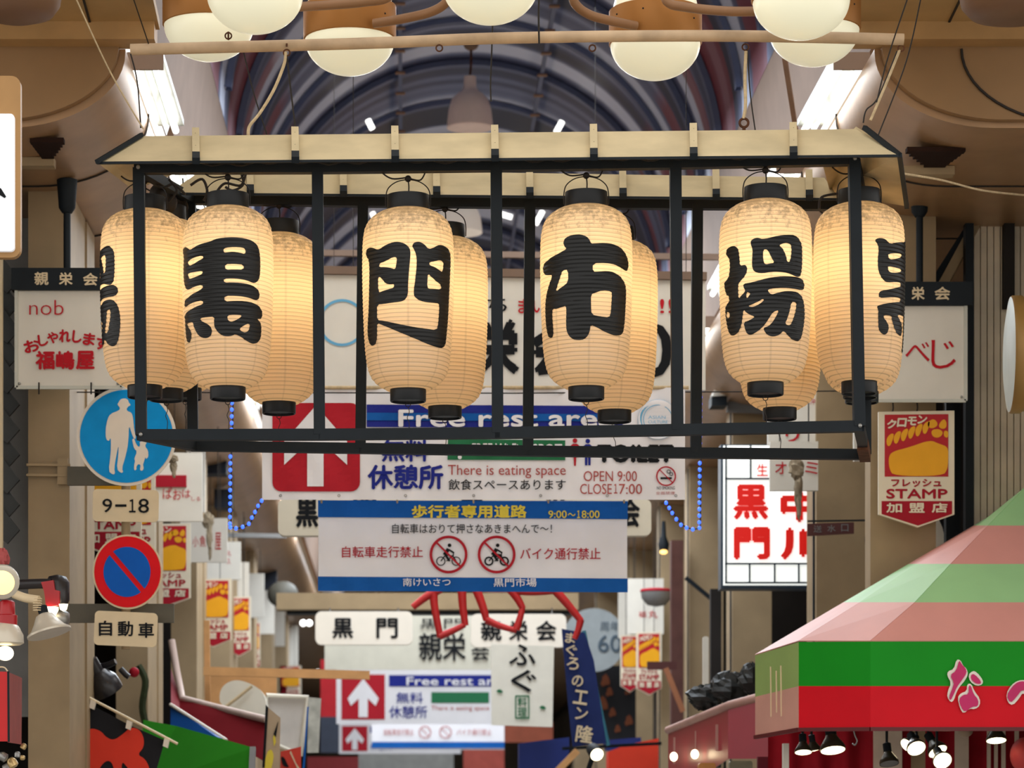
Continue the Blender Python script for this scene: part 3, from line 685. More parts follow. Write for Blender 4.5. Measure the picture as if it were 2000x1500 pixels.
# ------------------------------------------------------------------ pendant lamps and fluorescent fittings in the vault
def bell(cx, yt, yb, D, label, m, long=True):
    s = D/F; p = P(cx, yb, D); H = (yb-yt)*s; Rb = 45*s
    o = thing('pendant_lamp', label, 'lamp', p)
    mb = MB(); pr = [(Rb, 0), (Rb*.99, H*.1), (Rb*.93, H*.35), (Rb*.82, H*.52), (Rb*.6, H*.64), (Rb*.38, H*.70), (Rb*.28, H*.78), (Rb*.26, H*.98), (Rb*.1, H)]
    mb.lathe(pr+[(r*.94, z-.004) for r, z in pr[::-1][2:]], p, 32); mb.build('lamp_shade', m, o, True)
    if long:
        mb = MB(); mb.tube([p+Vector((0, 0, H)), p+Vector((.01, 0, H+.12)), P(cx+2, yt-55, D)], .012, 6, smooth=4); mb.build('cord', M_rust, o, True)
        mb = MB(); mb.lathe([(.03, -.04), (.06, -.02), (.085, .03), (.085, .04)], P(cx+2, yt-58, D), 20); mb.build('canopy', M_soffit, o, True)
    return o
bell(918, 148, 250, 28.0, 'pinkish bell pendant lamp hanging in the vault above the frame', mat('pinkish_lamp_shade', (250, 230, 222), .5, .3, .06))
bell(897, 372, 455, 30.0, 'second white bell lamp, further down the vault, seen below the back eave', mat('white_lamp_shade', (235, 226, 214), .5, .3, .04, estr=.25), True)
def batten_light(side, D0, k, label):
    X0 = (-1.50 if side == 'left' else 2.575); Z = ZC+4.47; sg = 1 if side == 'left' else -1; Lh = 1.52
    o = thing('fluorescent_fitting', label, 'light', (X0, D0, Z), 'fluorescent fittings along the coves')
    mb = MB(); mb.box((X0-.10, D0, Z+.06), (X0+.11, D0+Lh, Z+.10)); mb.build('tray', M_reflect, o)
    mb = MB(); mb.mesh([(X0-.02, D0, Z+.06), (X0, D0, Z+.0), (X0+.02, D0, Z+.06), (X0-.02, D0+Lh, Z+.06), (X0, D0+Lh, Z), (X0+.02, D0+Lh, Z+.06)], [(0, 1, 4, 3), (1, 2, 5, 4), (0, 2, 1)]); mb.build('ridge', M_reflect, o)
    for dx in (-.062, .062):
        for h in range(2):
            mb = MB(); mb.tube([(X0+dx, D0+.04+h*.75, Z+.02), (X0+dx, D0+.73+h*.75, Z+.02)], .021, 10); mb.build('tube', M_tube, o, True)
    mb = MB(); mb.box((X0-.10, D0-.02, Z-.0), (X0+.11, D0, Z+.10)); mb.build('end_plate', M_soffit, o)
    area('fitting_light', (X0, D0+Lh/2, Z-.03), .2, Lh, 11 if k == 0 else 22, (1, 1, .97), (0, R(-28)*sg, 0), o)
for k, D in enumerate((16.55, 19.1, 21.9, 24.8, 28.0, 31.5, 35.5, 40.0)):
    nm = ('nearest', 'second', 'third', 'fourth', 'fifth', 'sixth', 'seventh', 'eighth')[k]
    batten_light('left', D, k, nm+' twin tube fitting along the left cove, counted from the frame')
    batten_light('right', D, k, nm+' twin tube fitting along the right cove, counted from the frame')
for i, (x, y, dx, dy, D) in enumerate(((1092, 248, -12, 22, 30), (723, 243, 9, 18, 30), (730, 422, 6, 14, 34), (1053, 425, 14, -26, 34), (985, 420, 30, 9, 34))):
    mb = MB(); mb.tube([P(x-dx/2, y-dy/2, D), P(x+dx/2, y+dy/2, D)], .03, 8)
    tag(mb.build('tube_lamp', M_tube, None, True), ('short bright tube lamp up in the vault right of the bell lamp', 'short pinkish tube lamp in the vault left of the bell lamp', 'tube lamp seen left of the gate character lantern top',
        'slanted tube lamp seen right of the middle post', 'tube lamp seen at the middle post below the back eave')[i], 'light', 'tube lamps far up in the vault')
struct(MB().bar(P(400, 492, 22), P(1470, 503, 22), .045).build('trim_tie_bar', M_soffit))

# ------------------------------------------------------------------ shop name panels and stamp signs along both sides
def name_panel(bar_box, box, D, label, texts, header, pole=None):
    o = thing('hanging_shop_sign', label, 'sign', P((box[0]+box[2])/2, box[3], D))
    if bar_box:
        hb = MB().rslab(*bar_box, D-.03, .09).build('header_bar', M_iron, o)
        mb = MB()
        for c, x0, x1, y0, y1 in header: mb.text(c, x0, y0, x1, y1, D-.034, .055)
        mb.build('header_lettering', M_cream, hb)
    pn = MB().rslab(*box, D, .05).build('panel', M_white, o)
    if D < 20:
        x0, y0, x1, y1 = box
        mb = MB()
        for a, b in (((x0, y0), (x0, y1)), ((x1, y0), (x1, y1)), ((x0, y1), (x1, y1))): mb.bar(P(*a, D-.005), P(*b, D-.005), .02)
        mb.build('clear_frame', mat('pale_grey_frame', (196, 196, 184), .3, .5, .1), o)
        for x in (x0+6, x1-8):
            mb = MB(); mb.ball(P(x, y1-8, D-.01), .008, 5); mb.build('screw', M_steel, o)
    mb = MB(); k = 0
    for t in texts:
        mb.text(t[0], t[1], t[2], t[3], t[4], D-.005-.001*k, t[5] if len(t) > 5 else .02, t[6] if len(t) > 6 else 0); k += 1
    if texts: mb.build('lettering', M_red, pn)
    if pole:
        x, y0, y1 = pole
        mb = MB(); mb.tube([P(x, y0, D), P(x, y1, D)], .022, 12); mb.build('pole', M_iron, o, True)
        p = P(x, y0, D); mb = MB(); mb.lathe([(.03, -.03), (.05, 0), (.062, .16), (.062, .17)], p+Vector((0, 0, -.02)), 20); mb.build('pole_socket', M_iron, o, True)
    return o
os_ = [('お', 46, 78, 663, 688, -14), ('し', 74, 94, 653, 676, -8), ('や', 92, 114, 648, 671, -6), ('れ', 115, 138, 643, 669, 0), ('し', 141, 160, 645, 670, 5), ('ま', 162, 186, 650, 675, 9), ('す', 187, 209, 658, 684, 14)]
name_panel((22, 523, 232, 566), (32, 567, 238, 757), 17.3, 'white shop sign with thin red latin letters under a black header, left column',
           [(t[0], t[1], t[3], t[2], t[4], .075, t[5]) for t in os_]+[('福', 69, 685, 107, 722, .07), ('嶋', 109, 685, 146, 722, .07), ('屋', 148, 685, 185, 722, .07), ('nob', 57, 586, 124, 615, -.012)],
           [('親', 67, 95, 531, 557), ('栄', 115, 142, 532, 557), ('会', 162, 191, 533, 558)], (131, 400, 525))
name_panel((1690, 550, 1900, 596), (1700, 597, 1886, 783), 18.0, 'white shop sign with loose red brush strokes under a black header, right side',
           [('べ', 1768, 668, 1816, 706, .0), ('じ', 1819, 664, 1867, 720, .0)], [('親', 1716, 1742, 560, 585), ('栄', 1780, 1806, 560, 586), ('会', 1825, 1856, 560, 586)], (1796, 408, 552))
def hook(pts, label, D=17.285, r=.005):
    mb = MB(); mb.tube([P(x, y, D) for x, y in pts], r, 6, smooth=4); return mb
for x in (76, 178):
    tag(hook([(x, 747), (x, 770)], '').build('hook', M_wire, None, True), 'thin wire hook under the '+('left' if x < 100 else 'right')+' half of the sign with thin latin letters', 'hook')

M_cloud = mat('red_panel_print', (186, 24, 36), .5, .3, .05)
def stamp(x0, y0, x1, y1, D, label, full=True):
    W, H = x1-x0, y1-y0; X = lambda u: x0+W*u; Y = lambda v: y0+H*v
    o = thing('stamp_sign', label, 'sign', P((x0+x1)/2, y1, D))
    pn = MB().pslab([(x0, Y(.01)), (x1, Y(0)), (X(1.0), Y(.89)), (X(.52), Y(1.0)), (X(0), Y(.89))], D, .03).build('panel', M_cream2, o)
    e = .003*D/18
    MB().shape([[(X(.08), Y(.035)), (X(.92), Y(.03)), (X(.92), Y(.565)), (X(.08), Y(.565))]], D-e).build('red_field', M_cloud, pn)
    # rounded yellow emblem with a twisted yellow band above it
    head = [(X(.13), Y(.40)), (X(.18), Y(.35)), (X(.40), Y(.315)), (X(.68), Y(.25)), (X(.80), Y(.285)), (X(.92), Y(.31)), (X(.92), Y(.42)), (X(.91), Y(.50)), (X(.85), Y(.56)), (X(.20), Y(.56)), (X(.14), Y(.50))]
    mb = MB(); mb.shape([chaikin(head, 2)], D-2*e)
    for i in range(6):
        a = .10+i*.095; b = .245-i*.021
        mb.shape([chaikin([(X(a), Y(b)), (X(a+.05), Y(b-.045)), (X(a+.105), Y(b-.05)), (X(a+.09), Y(b+.0)), (X(a+.05), Y(b+.062)), (X(a+.01), Y(b+.055))], 2)], D-2*e)
    for lp in ([(.64, .10), (.73, .065), (.79, .115), (.74, .15), (.66, .15)], [(.79, .12), (.86, .065), (.90, .10), (.89, .155), (.81, .155)], [(.69, .165), (.80, .155), (.86, .19), (.80, .235), (.71, .225)], [(.86, .17), (.92, .175), (.92, .235), (.86, .225)]):
        mb.shape([chaikin([(X(u), Y(v)) for u, v in lp], 2)], D-2*e)
    mb.build('yellow_emblem', M_yellow, pn)
    mb = MB(); 
    for i, c in enumerate('クロモン'):
        a = .11+i*.135; mb.text(c, X(a), Y(.075-.012*i), X(a+.125), Y(.155-.014*i), D-3*e, .09, skew=.12)
    w1 = mb
    mb = MB(); mb.text('フレッシュ', X(.165), Y(.585), X(.83), Y(.655), D-e, .08); mb.text('STAMP', X(.10), Y(.67), X(.91), Y(.755), D-e, .08)
    mb.build('red_lettering', M_maroon, pn)
    MB().shape([[(X(.04), Y(.775)), (X(.97), Y(.775)), (X(.97), Y(.885)), (X(.52), Y(.985)), (X(.04), Y(.885))]], D-e).build('red_band', M_maroon, pn)
    for i, c in enumerate('加盟店'):
        a = .10+i*.30; w1.text(c, X(a), Y(.79), X(a+.21), Y(.875), D-2*e, .07)
    w1.build('white_lettering', M_cream2, pn)
    if not full:
        for u in (.3, .7):
            q = P(X(u), y0+2, D+.015); MB().tube([(q.x, q.y, ZB+.01), q], .004, 5).build('hanger', M_wire, o)
    if full:
        for u in (.18, .5, .85):
            mb = MB(); mb.tube([P(X(u), y0-22, D), P(X(u)+2, y0-6, D+.01), P(X(u), y0+4, D+.01)], .005, 6, smooth=3); mb.build('wire_hook', M_wire, o, True)
    return o
M_cream2 = mat('cream_stamp_board', (232, 220, 196), .5, .3, .05)
stamp(1716, 802, 1864, 1030, 18.05, 'red and yellow stamp sign on the right, in front of the right column')
stamp(158, 868, 276, 1088, 20.2, 'red and yellow stamp sign mostly hidden behind the small plate with numbers', False)
stamp(205, 905, 303, 1118, 22.4, 'stamp sign of which only a white right edge shows behind the no parking disc', False)
stamp(268, 1022, 372, 1186, 25.4, 'red and yellow stamp sign right of the no parking disc, left row', False)
stamp(378, 1130, 452, 1264, 29.5, 'blurred stamp sign at the far column edge, above the wooden board', False)
stamp(442, 1165, 490, 1282, 34.5, 'narrow blurred stamp sign, second after the one by the no parking disc', False)
stamp(484, 1215, 508, 1310, 41, 'thin sliver of a blurred stamp sign, third after the one by the no parking disc', False)
stamp(500, 1228, 528, 1318, 46, 'small blurred stamp sign left of the vertical white strip above the wooden pole', False)
stamp(546, 1300, 588, 1372, 50, 'far blurred stamp sign low behind the wooden pole', False)
stamp(1243, 1234, 1292, 1358, 33.4, 'blurred stamp sign far down the right side, beside the dark brown plate', False)
stamp(1212, 1240, 1248, 1352, 35, 'narrow blurred stamp sign tucked behind another far down the right side', False)

# white name panels receding on both sides
def wp(x0, y0, x1, y1, D, label, marks=()):
    o = thing('hanging_sign', label, 'sign', P((x0+x1)/2, y1, D), 'white hanging panels along the arcade')
    pn = MB().rslab(x0, y0, x1, y1, D, .05).build('panel', M_white, o)
    if marks:
        mb = MB(); k = 0
        for t in marks:
            mb.text(t[0], t[1], t[2], t[3], t[4], D-.006-.001*k, t[5] if len(t) > 5 else .0); k += 1
        mb.build('lettering', M_red, pn)
    for u in (.2, .8):
        mb = MB(); x = x0+(x1-x0)*u; q = P(x, y0, D); mb.tube([Vector((q.x, D, ZB+.01)), q], .005, 5); mb.build('hanger', M_wire, o)
    return o
o = wp(236, 884, 395, 1018, 23.4, 'white panel with red scribble and a maroon plate, beside the blue pedestrian disc', [('ぱ', 318, 952, 336, 974), ('お', 338, 956, 354, 976), ('は', 356, 956, 372, 972), ('しる', 374, 970, 391, 978)])
MB().rslab(303, 928, 364, 951, 23.38, .02).build('maroon_plate', M_maroon, o)
wp(352, 1012, 444, 1098, 27.5, 'white panel with red marks behind the hanging grey cloth on the left', [('小', 376, 1048, 388, 1068), ('魚', 390, 1046, 402, 1068), ('屋', 420, 1040, 432, 1074)])
wp(396, 1058, 470, 1132, 31, 'blurred white panel left of the blue light string bottom', [('丸', 443, 1075, 451, 1086), ('久', 443, 1090, 451, 1102)])
wp(440, 1098, 486, 1178, 35, 'blurred white panel above a narrow stamp sign, fourth along the left')
wp(478, 1120, 516, 1206, 39, 'blurred white panel under the blue light string, fifth along the left')
wp(500, 1150, 536, 1238, 43, 'blurred white panel, sixth along the left side, near a round dark lamp')
wp(528, 1180, 556, 1262, 47, 'blurred white panel, seventh along the left, with pinkish edge')
wp(552, 1222, 582, 1300, 52, 'furthest white panel at the left, above a far stamp sign')
wp(365, 862, 400, 1000, 28, 'tall narrow white panel edge right of the blue pedestrian disc')
wp(1500, 772, 1660, 868, 21.0, 'white panel with red characters behind the two right lanterns', [('沖', 1582, 778, 1592, 790), ('縄', 1596, 778, 1609, 791), ('り', 1534, 828, 1562, 864, .03), ('フ', 1628, 772, 1642, 792)])
wp(1668, 776, 1722, 900, 20.2, 'white panel edge between the right corner post and the near stamp sign', [('ノ', 1700, 838, 1716, 852)])
wp(1504, 862, 1598, 958, 20.6, 'grey white panel with cut off red characters above the lit sign', [('オ', 1514, 902, 1536, 926, .02), ('ト', 1548, 898, 1562, 926, .02), ('ミ', 1572, 902, 1598, 926, .02)])
wp(1226, 1130, 1296, 1238, 33.5, 'blurred white panel with pink marks far down the right side', [('福', 1247, 1194, 1262, 1206), ('丸', 1266, 1192, 1284, 1207)])
wp(1208, 1150, 1232, 1246, 35.5, 'narrow blurred white panel left of the one with pink marks')

# ------------------------------------------------------------------ road signs on the left pole
M_signblue = mat('blue_sign_face', (0, 152, 226), .5, .15, .10, 7)
M_signblue2 = mat('blue_no_parking_face', (2, 92, 190), .5, .15, .06, 9)
M_signred = mat('red_sign_face', (226, 14, 26), .5, .15, .06, 9)
M_rim = mat('white_sign_rim', (236, 224, 208), .45, .4, .05)
po = thing('sign_pole', 'tan steel pole with dark brackets carrying the round road signs', 'pole', P(246, 1650, 17.42))
mb = MB(); mb.tube([P(246, 800, 17.44), P(246, 1268, 17.44)], .028, 12); mb.build('post', M_tan, po, True)
MB().bar(P(132, 930, 17.5), P(262, 930, 17.5), .03, .115).build('bracket', mat('olive_dark_steel', (86, 80, 66), .5, .4, .15), po)
MB().bar(P(132, 1198, 17.5), P(340, 1198, 17.5), .03, .115).build('bracket', mat('olive_dark_steel', (86, 80, 66)), po)
for y in (908, 928):
    mb = MB(); mb.bar(P(52, y, 17.52), P(138, y+1, 17.52), .03, .014); mb.build('strap', M_tan, po)
mb = MB().rslab(112, 895, 133, 946, 17.51, .02); mb.build('clamp_plate', M_tan, po)
o = thing('road_sign', 'big round blue sign with a white adult and child walking', 'sign', P(247, 948, 17.36))
dk = MB().pslab(circ(247, 852, 97, 56), 17.38, .012).build('disc', M_rim, o, False)
MB().shape([circ(247, 852, 91, 56)], 17.376).build('blue_face', M_signblue, dk)
adult = [(241, 778), (249, 779), (252, 787), (256, 791), (250, 794), (247, 799), (249, 803), (257, 806), (260, 816), (262, 840), (266, 856), (262, 858), (257, 846), (252, 830), (251, 856), (249, 875), (244, 895), (238, 915), (241, 922), (236, 924), (228, 916), (231, 890), (232, 868), (227, 890), (223, 915), (225, 925), (220, 927), (212, 920), (216, 890), (217, 860), (215, 855), (213, 862), (207, 858), (206, 840), (210, 818), (216, 808), (232, 802), (235, 797), (229, 790), (231, 787), (235, 780)]
child = [(272, 863), (281, 861), (287, 865), (284, 868), (284, 873), (289, 879), (290, 892), (285, 897), (284, 892), (281, 902), (279, 908), (281, 914), (278, 920), (273, 918), (275, 908), (270, 906), (266, 912), (267, 917), (262, 919), (262, 908), (264, 900), (262, 896), (268, 882), (262, 876), (260, 868), (258, 858), (262, 856), (266, 868), (272, 874), (274, 868)]
MB().shape([chaikin(adult)], 17.372).build('adult_figure', M_rim, dk)
MB().shape([chaikin(child)], 17.372).build('child_figure', M_rim, dk)
def plate(box, text_items, label, rot=0):
    x0, y0, x1, y1 = box
    o = thing('sign_plate', label, 'sign', P((x0+x1)/2, y1, 17.38))
    lp = rrect(x0, y0, x1, y1, 9)
    if rot:
        cx, cy = (x0+x1)/2, (y0+y1)/2; c, s = math.cos(R(rot)), math.sin(R(rot)); lp = [(cx+(x-cx)*c-(y-cy)*s, cy+(x-cx)*s+(y-cy)*c) for x, y in lp]
    pn = MB().pslab(lp, 17.38, .012).build('plate', M_cream, o)
    mb = MB()
    for t in text_items: mb.text(t[0], t[1], t[2], t[3], t[4], 17.376, t[5])
    mb.build('lettering', M_black, pn); return o
plate((181, 956, 310, 1019), [('9', 200, 974, 219, 1001, .012), ('–', 225, 985, 247, 990, 0), ('１', 252, 975, 265, 1001, .03), ('8', 270, 974, 291, 1002, .012)], 'cream plate with black hours under the blue walking sign', 1)
plate((184, 1195, 307, 1262), [('自', 193, 1212, 219, 1242, .04), ('動', 230, 1213, 260, 1243, .04), ('車', 270, 1216, 301, 1246, .04)], 'cream plate with three black characters under the no parking disc', 2.5)
o = thing('road_sign', 'round red and blue no parking sign with one diagonal bar', 'sign', P(249, 1190, 17.36))
dk = MB().pslab(circ(249, 1117, 68, 48, 73), 17.38, .012).build('disc', M_cream, o)
MB().shape([circ(249, 1117, 65, 48, 69.5)], 17.376).build('red_face', M_signred, dk)
th = [R(-50-12), R(130+12)]
def seg(a0, a1): return [(248+46*math.cos(R(a)), 1117+49*math.sin(R(a))) for a in [a0+(a1-a0)*i/24 for i in range(25)]]
MB().shape([seg(-126, 42)], 17.372).shape([seg(54, 222)], 17.372).build('blue_face', M_signblue2, dk)

# ------------------------------------------------------------------ banners
def wave(D, a=.010):
    return lambda x, y: D+a*math.sin(x*.035+y*.02)+a*.6*math.sin(x*.09-y*.05)
o = thing('rest_area_banner', 'white vinyl banner with a red arrow square and blue rest area heading', 'banner', P(925, 975, 18.0))
Db = wave(18.0)
mb = MB(); mb.grid(512, 757, 1338, 976, Db, 60, 16); bn = mb.build('banner_sheet', M_vinyl, o, True)
Dt = lambda x, y: Db(x, y)-.008
def gshape(loops, D, m, nm, par):   # printed shape following the sheet
    vs, fs = fill2d(loops); bm = bmesh.new(); V = [bm.verts.new((a, 0, b)) for a, b in vs]
    for f in fs:
        try: bm.faces.new([V[i] for i in f])
        except ValueError: pass
    xs = [v[0] for v in vs]; ys = [v[1] for v in vs]
    x = min(xs)+14
    while x < max(xs): bmesh.ops.bisect_plane(bm, geom=bm.verts[:]+bm.edges[:]+bm.faces[:], plane_co=(x, 0, 0), plane_no=(1, 0, 0)); x += 14
    y = min(ys)+14
    while y < max(ys): bmesh.ops.bisect_plane(bm, geom=bm.verts[:]+bm.edges[:]+bm.faces[:], plane_co=(0, 0, y), plane_no=(0, 0, 1)); y += 14
    mb = MB(); bm.verts.index_update()
    mb.mesh([P(v.co.x, v.co.z, D) for v in bm.verts], [tuple(q.index for q in f.verts) for f in bm.faces]); bm.free()
    return mb.build(nm, m, par)
M_bred = mat('banner_red', (184, 36, 50), .6, .12, .05)
gshape([rrect(532, 787, 703, 960, 18)], Dt, M_bred, 'red_square', bn)
D2 = lambda x, y: Db(x, y)-.014; D3 = lambda x, y: Db(x, y)-.02
gshape([[(617, 792), (678, 862), (678, 908), (632, 866), (632, 950), (600, 950), (600, 866), (555, 908), (555, 862)]], D2, M_vinyl, 'arrow', bn)
gshape([[(716, 790), (1216, 793), (1216, 836), (716, 834)]], Dt, M_navy, 'blue_band', bn)
gshape([[(716, 806), (1216, 809), (1216, 823), (716, 821)]], D2, M_blue, 'light_stripe', bn)
MB().text('Free rest area', 778, 800, 1200, 834, D3, .065).build('heading', M_vinyl, bn)
mb = MB(); mb.text('無料', 745, 858, 838, 902, Dt, .055); mb.text('休憩所', 718, 907, 866, 956, Dt, .055); mb.build('navy_lettering', M_navy, bn)
gshape([[(875, 857), (1104, 860), (1104, 899), (874, 898)]], Dt, M_green, 'green_box', bn)
mb = MB(); mb.text('FREE Wi-Fi', 922, 866, 1012, 890, D2, .02); mb.text('SPOT', 1040, 867, 1098, 890, D2, .02)
for r in (9, 15, 21):
    lp = [(898+r*math.cos(R(a)), 892+r*math.sin(R(a))) for a in range(-145, -34, 10)]+[(898+(r-3.5)*math.cos(R(a)), 892+(r-3.5)*math.sin(R(a))) for a in range(-35, -146, -10)]
    mb.shape([lp], D2)
mb.shape([circ(898, 893, 4, 14)], D2); mb.build('white_lettering', M_vinyl, bn)
M_brick = mat('brick_red_print', (176, 74, 70), .5, .3, 0)
mb = MB(); mb.text('There is eating space', 875, 908, 1105, 934, Dt, .0); mb.text('OPEN 9:00', 1140, 920, 1244, 940, Dt, .0); mb.text('CLOSE', 1133, 945, 1195, 965, Dt, .0); mb.text('１', 1199, 945, 1206, 964, Dt, .02); mb.text('7:00', 1209, 945, 1254, 965, Dt, .0); mb.text('全面禁煙', 1281, 960, 1318, 966, Dt, 0)
mb.build('red_lettering', M_brick, bn)
mb = MB(); mb.text('飲食スペースあります', 876, 936, 1105, 957, Dt, .012); mb.text('TOILET', 1165, 868, 1316, 904, Dt, .11); mb.text('NO SMOKING', 1283, 950, 1318, 956, Dt, 0); mb.build('black_lettering', M_black, bn)
def figure(cx, y0, y1, dress):
    h = y1-y0; q = lambda u, v: (cx+u*h, y0+v*h)
    body = [q(-.07, .2), q(.07, .2), q(.15, .26), q(.17, .5), q(.11, .5)]+([q(.17, .68), q(.05, .68), q(.03, 1), q(-.03, 1), q(-.05, .68), q(-.17, .68)] if dress else [q(.10, .98), q(.02, .98), q(.01, .6), q(-.01, .6), q(-.02, .98), q(-.10, .98)])+[q(-.11, .5), q(-.17, .5), q(-.15, .26)]
    return [body, circ(cx, y0+.085*h, .085*h, 16)]
mb = MB(); mb.shape(figure(1123, 856, 910, True), Dt); mb.build('woman_icon', M_bred, bn)
mb = MB(); mb.shape(figure(1148, 857, 910, False), Dt); mb.build('man_icon', M_navy, bn)
def ban(cx, cy, r, D):
    a0 = R(45); w = .10*r; ri = .86*r
    dx, dy = math.cos(a0), math.sin(a0); nx, ny = -dy, dx
    return [[circ(cx, cy, r, 40), circ(cx, cy, ri, 40)], [[(cx-dx*ri-nx*w/2, cy-dy*ri-ny*w/2), (cx+dx*ri-nx*w/2, cy+dy*ri-ny*w/2), (cx+dx*ri+nx*w/2, cy+dy*ri+ny*w/2), (cx-dx*ri+nx*w/2, cy-dy*ri+ny*w/2)]]]
mb = MB(); 
for lp in ban(1301, 930, 19.5, 0): mb.shape(lp, D2)
mb.build('ban_circle', M_bred, bn)
mb = MB(); mb.shape([[(1290, 932), (1312, 932), (1312, 936), (1290, 936)]], Dt); mb.shape([circ(1306, 921, 4, 12), circ(1306, 921, 2.6, 12)], Dt); mb.shape([circ(1311, 926, 3.6, 12), circ(1311, 926, 2.3, 12)], Dt); mb.build('cigarette_icon', M_black, bn)
M_sky = mat('pale_blue_print', (104, 176, 216), .5, .3, .05)
mb = MB(); mb.shape([circ(1285, 819, 39, 40), circ(1285, 819, 32, 40)], D2); mb.shape([circ(1285, 819, 29, 40), circ(1285, 819, 27.5, 40)], D3); mb.build('logo_ring', M_sky, bn)
mb = MB(); mb.shape([circ(1285, 819, 38.5, 40)], lambda x, y: Db(x, y)-.0165); mb.build('logo_disc', M_vinyl, bn)
mb = MB(); mb.text('ASIAN', 1266, 812, 1300, 818, lambda x, y: Db(x, y)-.026, 0); mb.text('CULTURE', 1266, 821, 1304, 827, lambda x, y: Db(x, y)-.026, 0); mb.build('logo_text', M_sky, bn)
mb = MB()
for i, x in enumerate((548, 662, 792, 925, 1056, 1186, 1320)): mb.torus(P(x, 968, lambda q, r: Db(q, r)-.006), .007, .002)
mb.build('eyelets', M_steel, bn); bn.children[-1]['kind'] = 'stuff'
mb = MB(); mb.tube([P(505, 757, 18.0), P(1345, 757, 18.0)], .012, 8); mb.build('top_rail', M_rope, o, True)
mb = MB(); mb.tube([P(128, 766, 17.94), P(1000, 768, 17.94), P(1760, 763, 18.33)], .004, 6); mb.build('support_wire', M_wire, o, True)

o = thing('pedestrian_banner', 'white banner with blue bands and two no cycling circles, hung below the rest area banner', 'banner', P(924, 1155, 18.3))
Dc = wave(18.3, .009); C1 = lambda x, y: Dc(x, y)-.008; C2 = lambda x, y: Dc(x, y)-.015; C3 = lambda x, y: Dc(x, y)-.022
mb = MB(); mb.grid(622, 978, 1225, 1155, Dc, 50, 14); bn = mb.build('banner_sheet', M_vinyl, o, True)
gshape([[(621, 977), (1226, 979), (1226, 1014), (621, 1010)]], C1, M_blue, 'blue_band', bn)
gshape([[(621, 1126), (1226, 1130), (1226, 1157), (621, 1154)]], C1, M_blue, 'blue_band', bn)
mb = MB(); mb.text('歩行者専用道路', 804, 986, 1029, 1012, C2, .07); mb.text('9:00', 1071, 997, 1107, 1012, C2, .03); mb.text('～', 1109, 1002, 1124, 1008, C2, .03); mb.text('１', 1127, 997, 1133, 1012, C2, .05); mb.text('8:00', 1136, 997, 1171, 1012, C2, .03); mb.build('yellow_lettering', M_lemon, bn)
mb = MB(); mb.text('自転車はおりて押さなあきまへんで～！', 766, 1023, 1078, 1042, C1, .005); mb.build('black_lettering', M_black, bn)
mb = MB(); mb.text('自転車走行禁止', 668, 1067, 826, 1089, C1, .012); mb.text('バイク通行禁止', 1016, 1070, 1173, 1093, C1, .012); mb.build('red_lettering', M_bred, bn)
mb = MB(); mb.text('南けいさつ', 787, 1129, 880, 1145, C2, .02); mb.text('黒門市場', 964, 1129, 1048, 1146, C2, .02); mb.build('white_lettering', M_vinyl, bn)
for cx, bike in ((876, True), (970, False)):
    mb = MB()
    for lp in ban(cx, 1083, 37, 0): mb.shape(lp, C2)
    mb.build('ban_circle', M_bred, bn)
    mb = MB()
    for wx in (-15, 15): mb.shape([circ(cx+wx, 1096, 9, 24), circ(cx+wx, 1096, 6 if not bike else 7.2, 24)], C1)
    for a, b, t in (((-15, 1096), (-6, 1084), 2), ((-6, 1084), (9, 1086), 2 if bike else 7), ((9, 1086), (15, 1096), 2), ((-4, 1096), (10, 1084), 2), ((10, 1078), (9, 1087), 2), ((-8, 1084), (0, 1072), 7), ((0, 1073), (11, 1080), 3), ((-6, 1084), (2, 1096), 4)):
        dx, dy = b[0]-a[0], b[1]-a[1]; l = math.hypot(dx, dy); nx, ny = -dy/l*t/2, dx/l*t/2
        mb.shape([[(cx+a[0]+nx, a[1]+ny), (cx+b[0]+nx, b[1]+ny), (cx+b[0]-nx, b[1]-ny), (cx+a[0]-nx, a[1]-ny)]], C1)
    mb.shape([circ(cx+2, 1065, 3.6, 14)], C1)
    mb.build('rider_icon', M_black, bn)
for x in (628, 776, 925, 1071, 1219):
    mb = MB(); mb.tube([P(x-1, 966, 18.2), P(x, 982, 18.28)], .006, 6); mb.build('tie', M_rope, o)

o = thing('shop_street_banner', 'wide white board with big black brush characters behind the middle lanterns', 'banner', P(1000, 760, 18.7))
bn = MB().rslab(625, 532, 1378, 762, 18.7, .05).build('board', M_white, o)
mb = MB(); mb.bar(P(620, 528, 18.68), P(1380, 540, 18.68), .05); mb.build('top_rail', M_soffit, o)
for x in (690, 1340):
    p = P(x, 532, 18.72); z = VZ+math.sqrt(VR**2-(p.x-VX)**2); MB().tube([p, (p.x, p.y, z)], .0025, 6).build('support_wire', M_wire, o)
mb = MB(); mb.text('親', 815, 622, 915, 738, 18.69, .08); mb.text('栄', 930, 622, 1014, 736, 18.689, .09); mb.text('会', 1036, 622, 1130, 736, 18.69, .1); mb.text('6', 1160, 630, 1225, 738, 18.69, .03); mb.text('0', 1238, 630, 1313, 738, 18.69, .03)
mb.text('ち', 950, 580, 990, 610, 18.69, .01); mb.build('black_lettering', M_black, bn)
mb = MB(); mb.text('まい', 1012, 584, 1066, 612, 18.69, .03); mb.text('!!', 1289, 584, 1314, 612, 18.69, .03); mb.build('red_lettering', M_red, bn)
mb = MB(); mb.shape([circ(668, 630, 47, 36, 46), circ(668, 630, 41, 36, 41)], 18.69); mb.build('blue_ring', M_sky, bn)
mb = MB()
for x in (675, 790, 1005, 1088, 1293): mb.ball(P(x, 756, 18.69), .008, 4)
mb.build('screws', M_steel, bn); bn.children[-1]['kind'] = 'stuff'

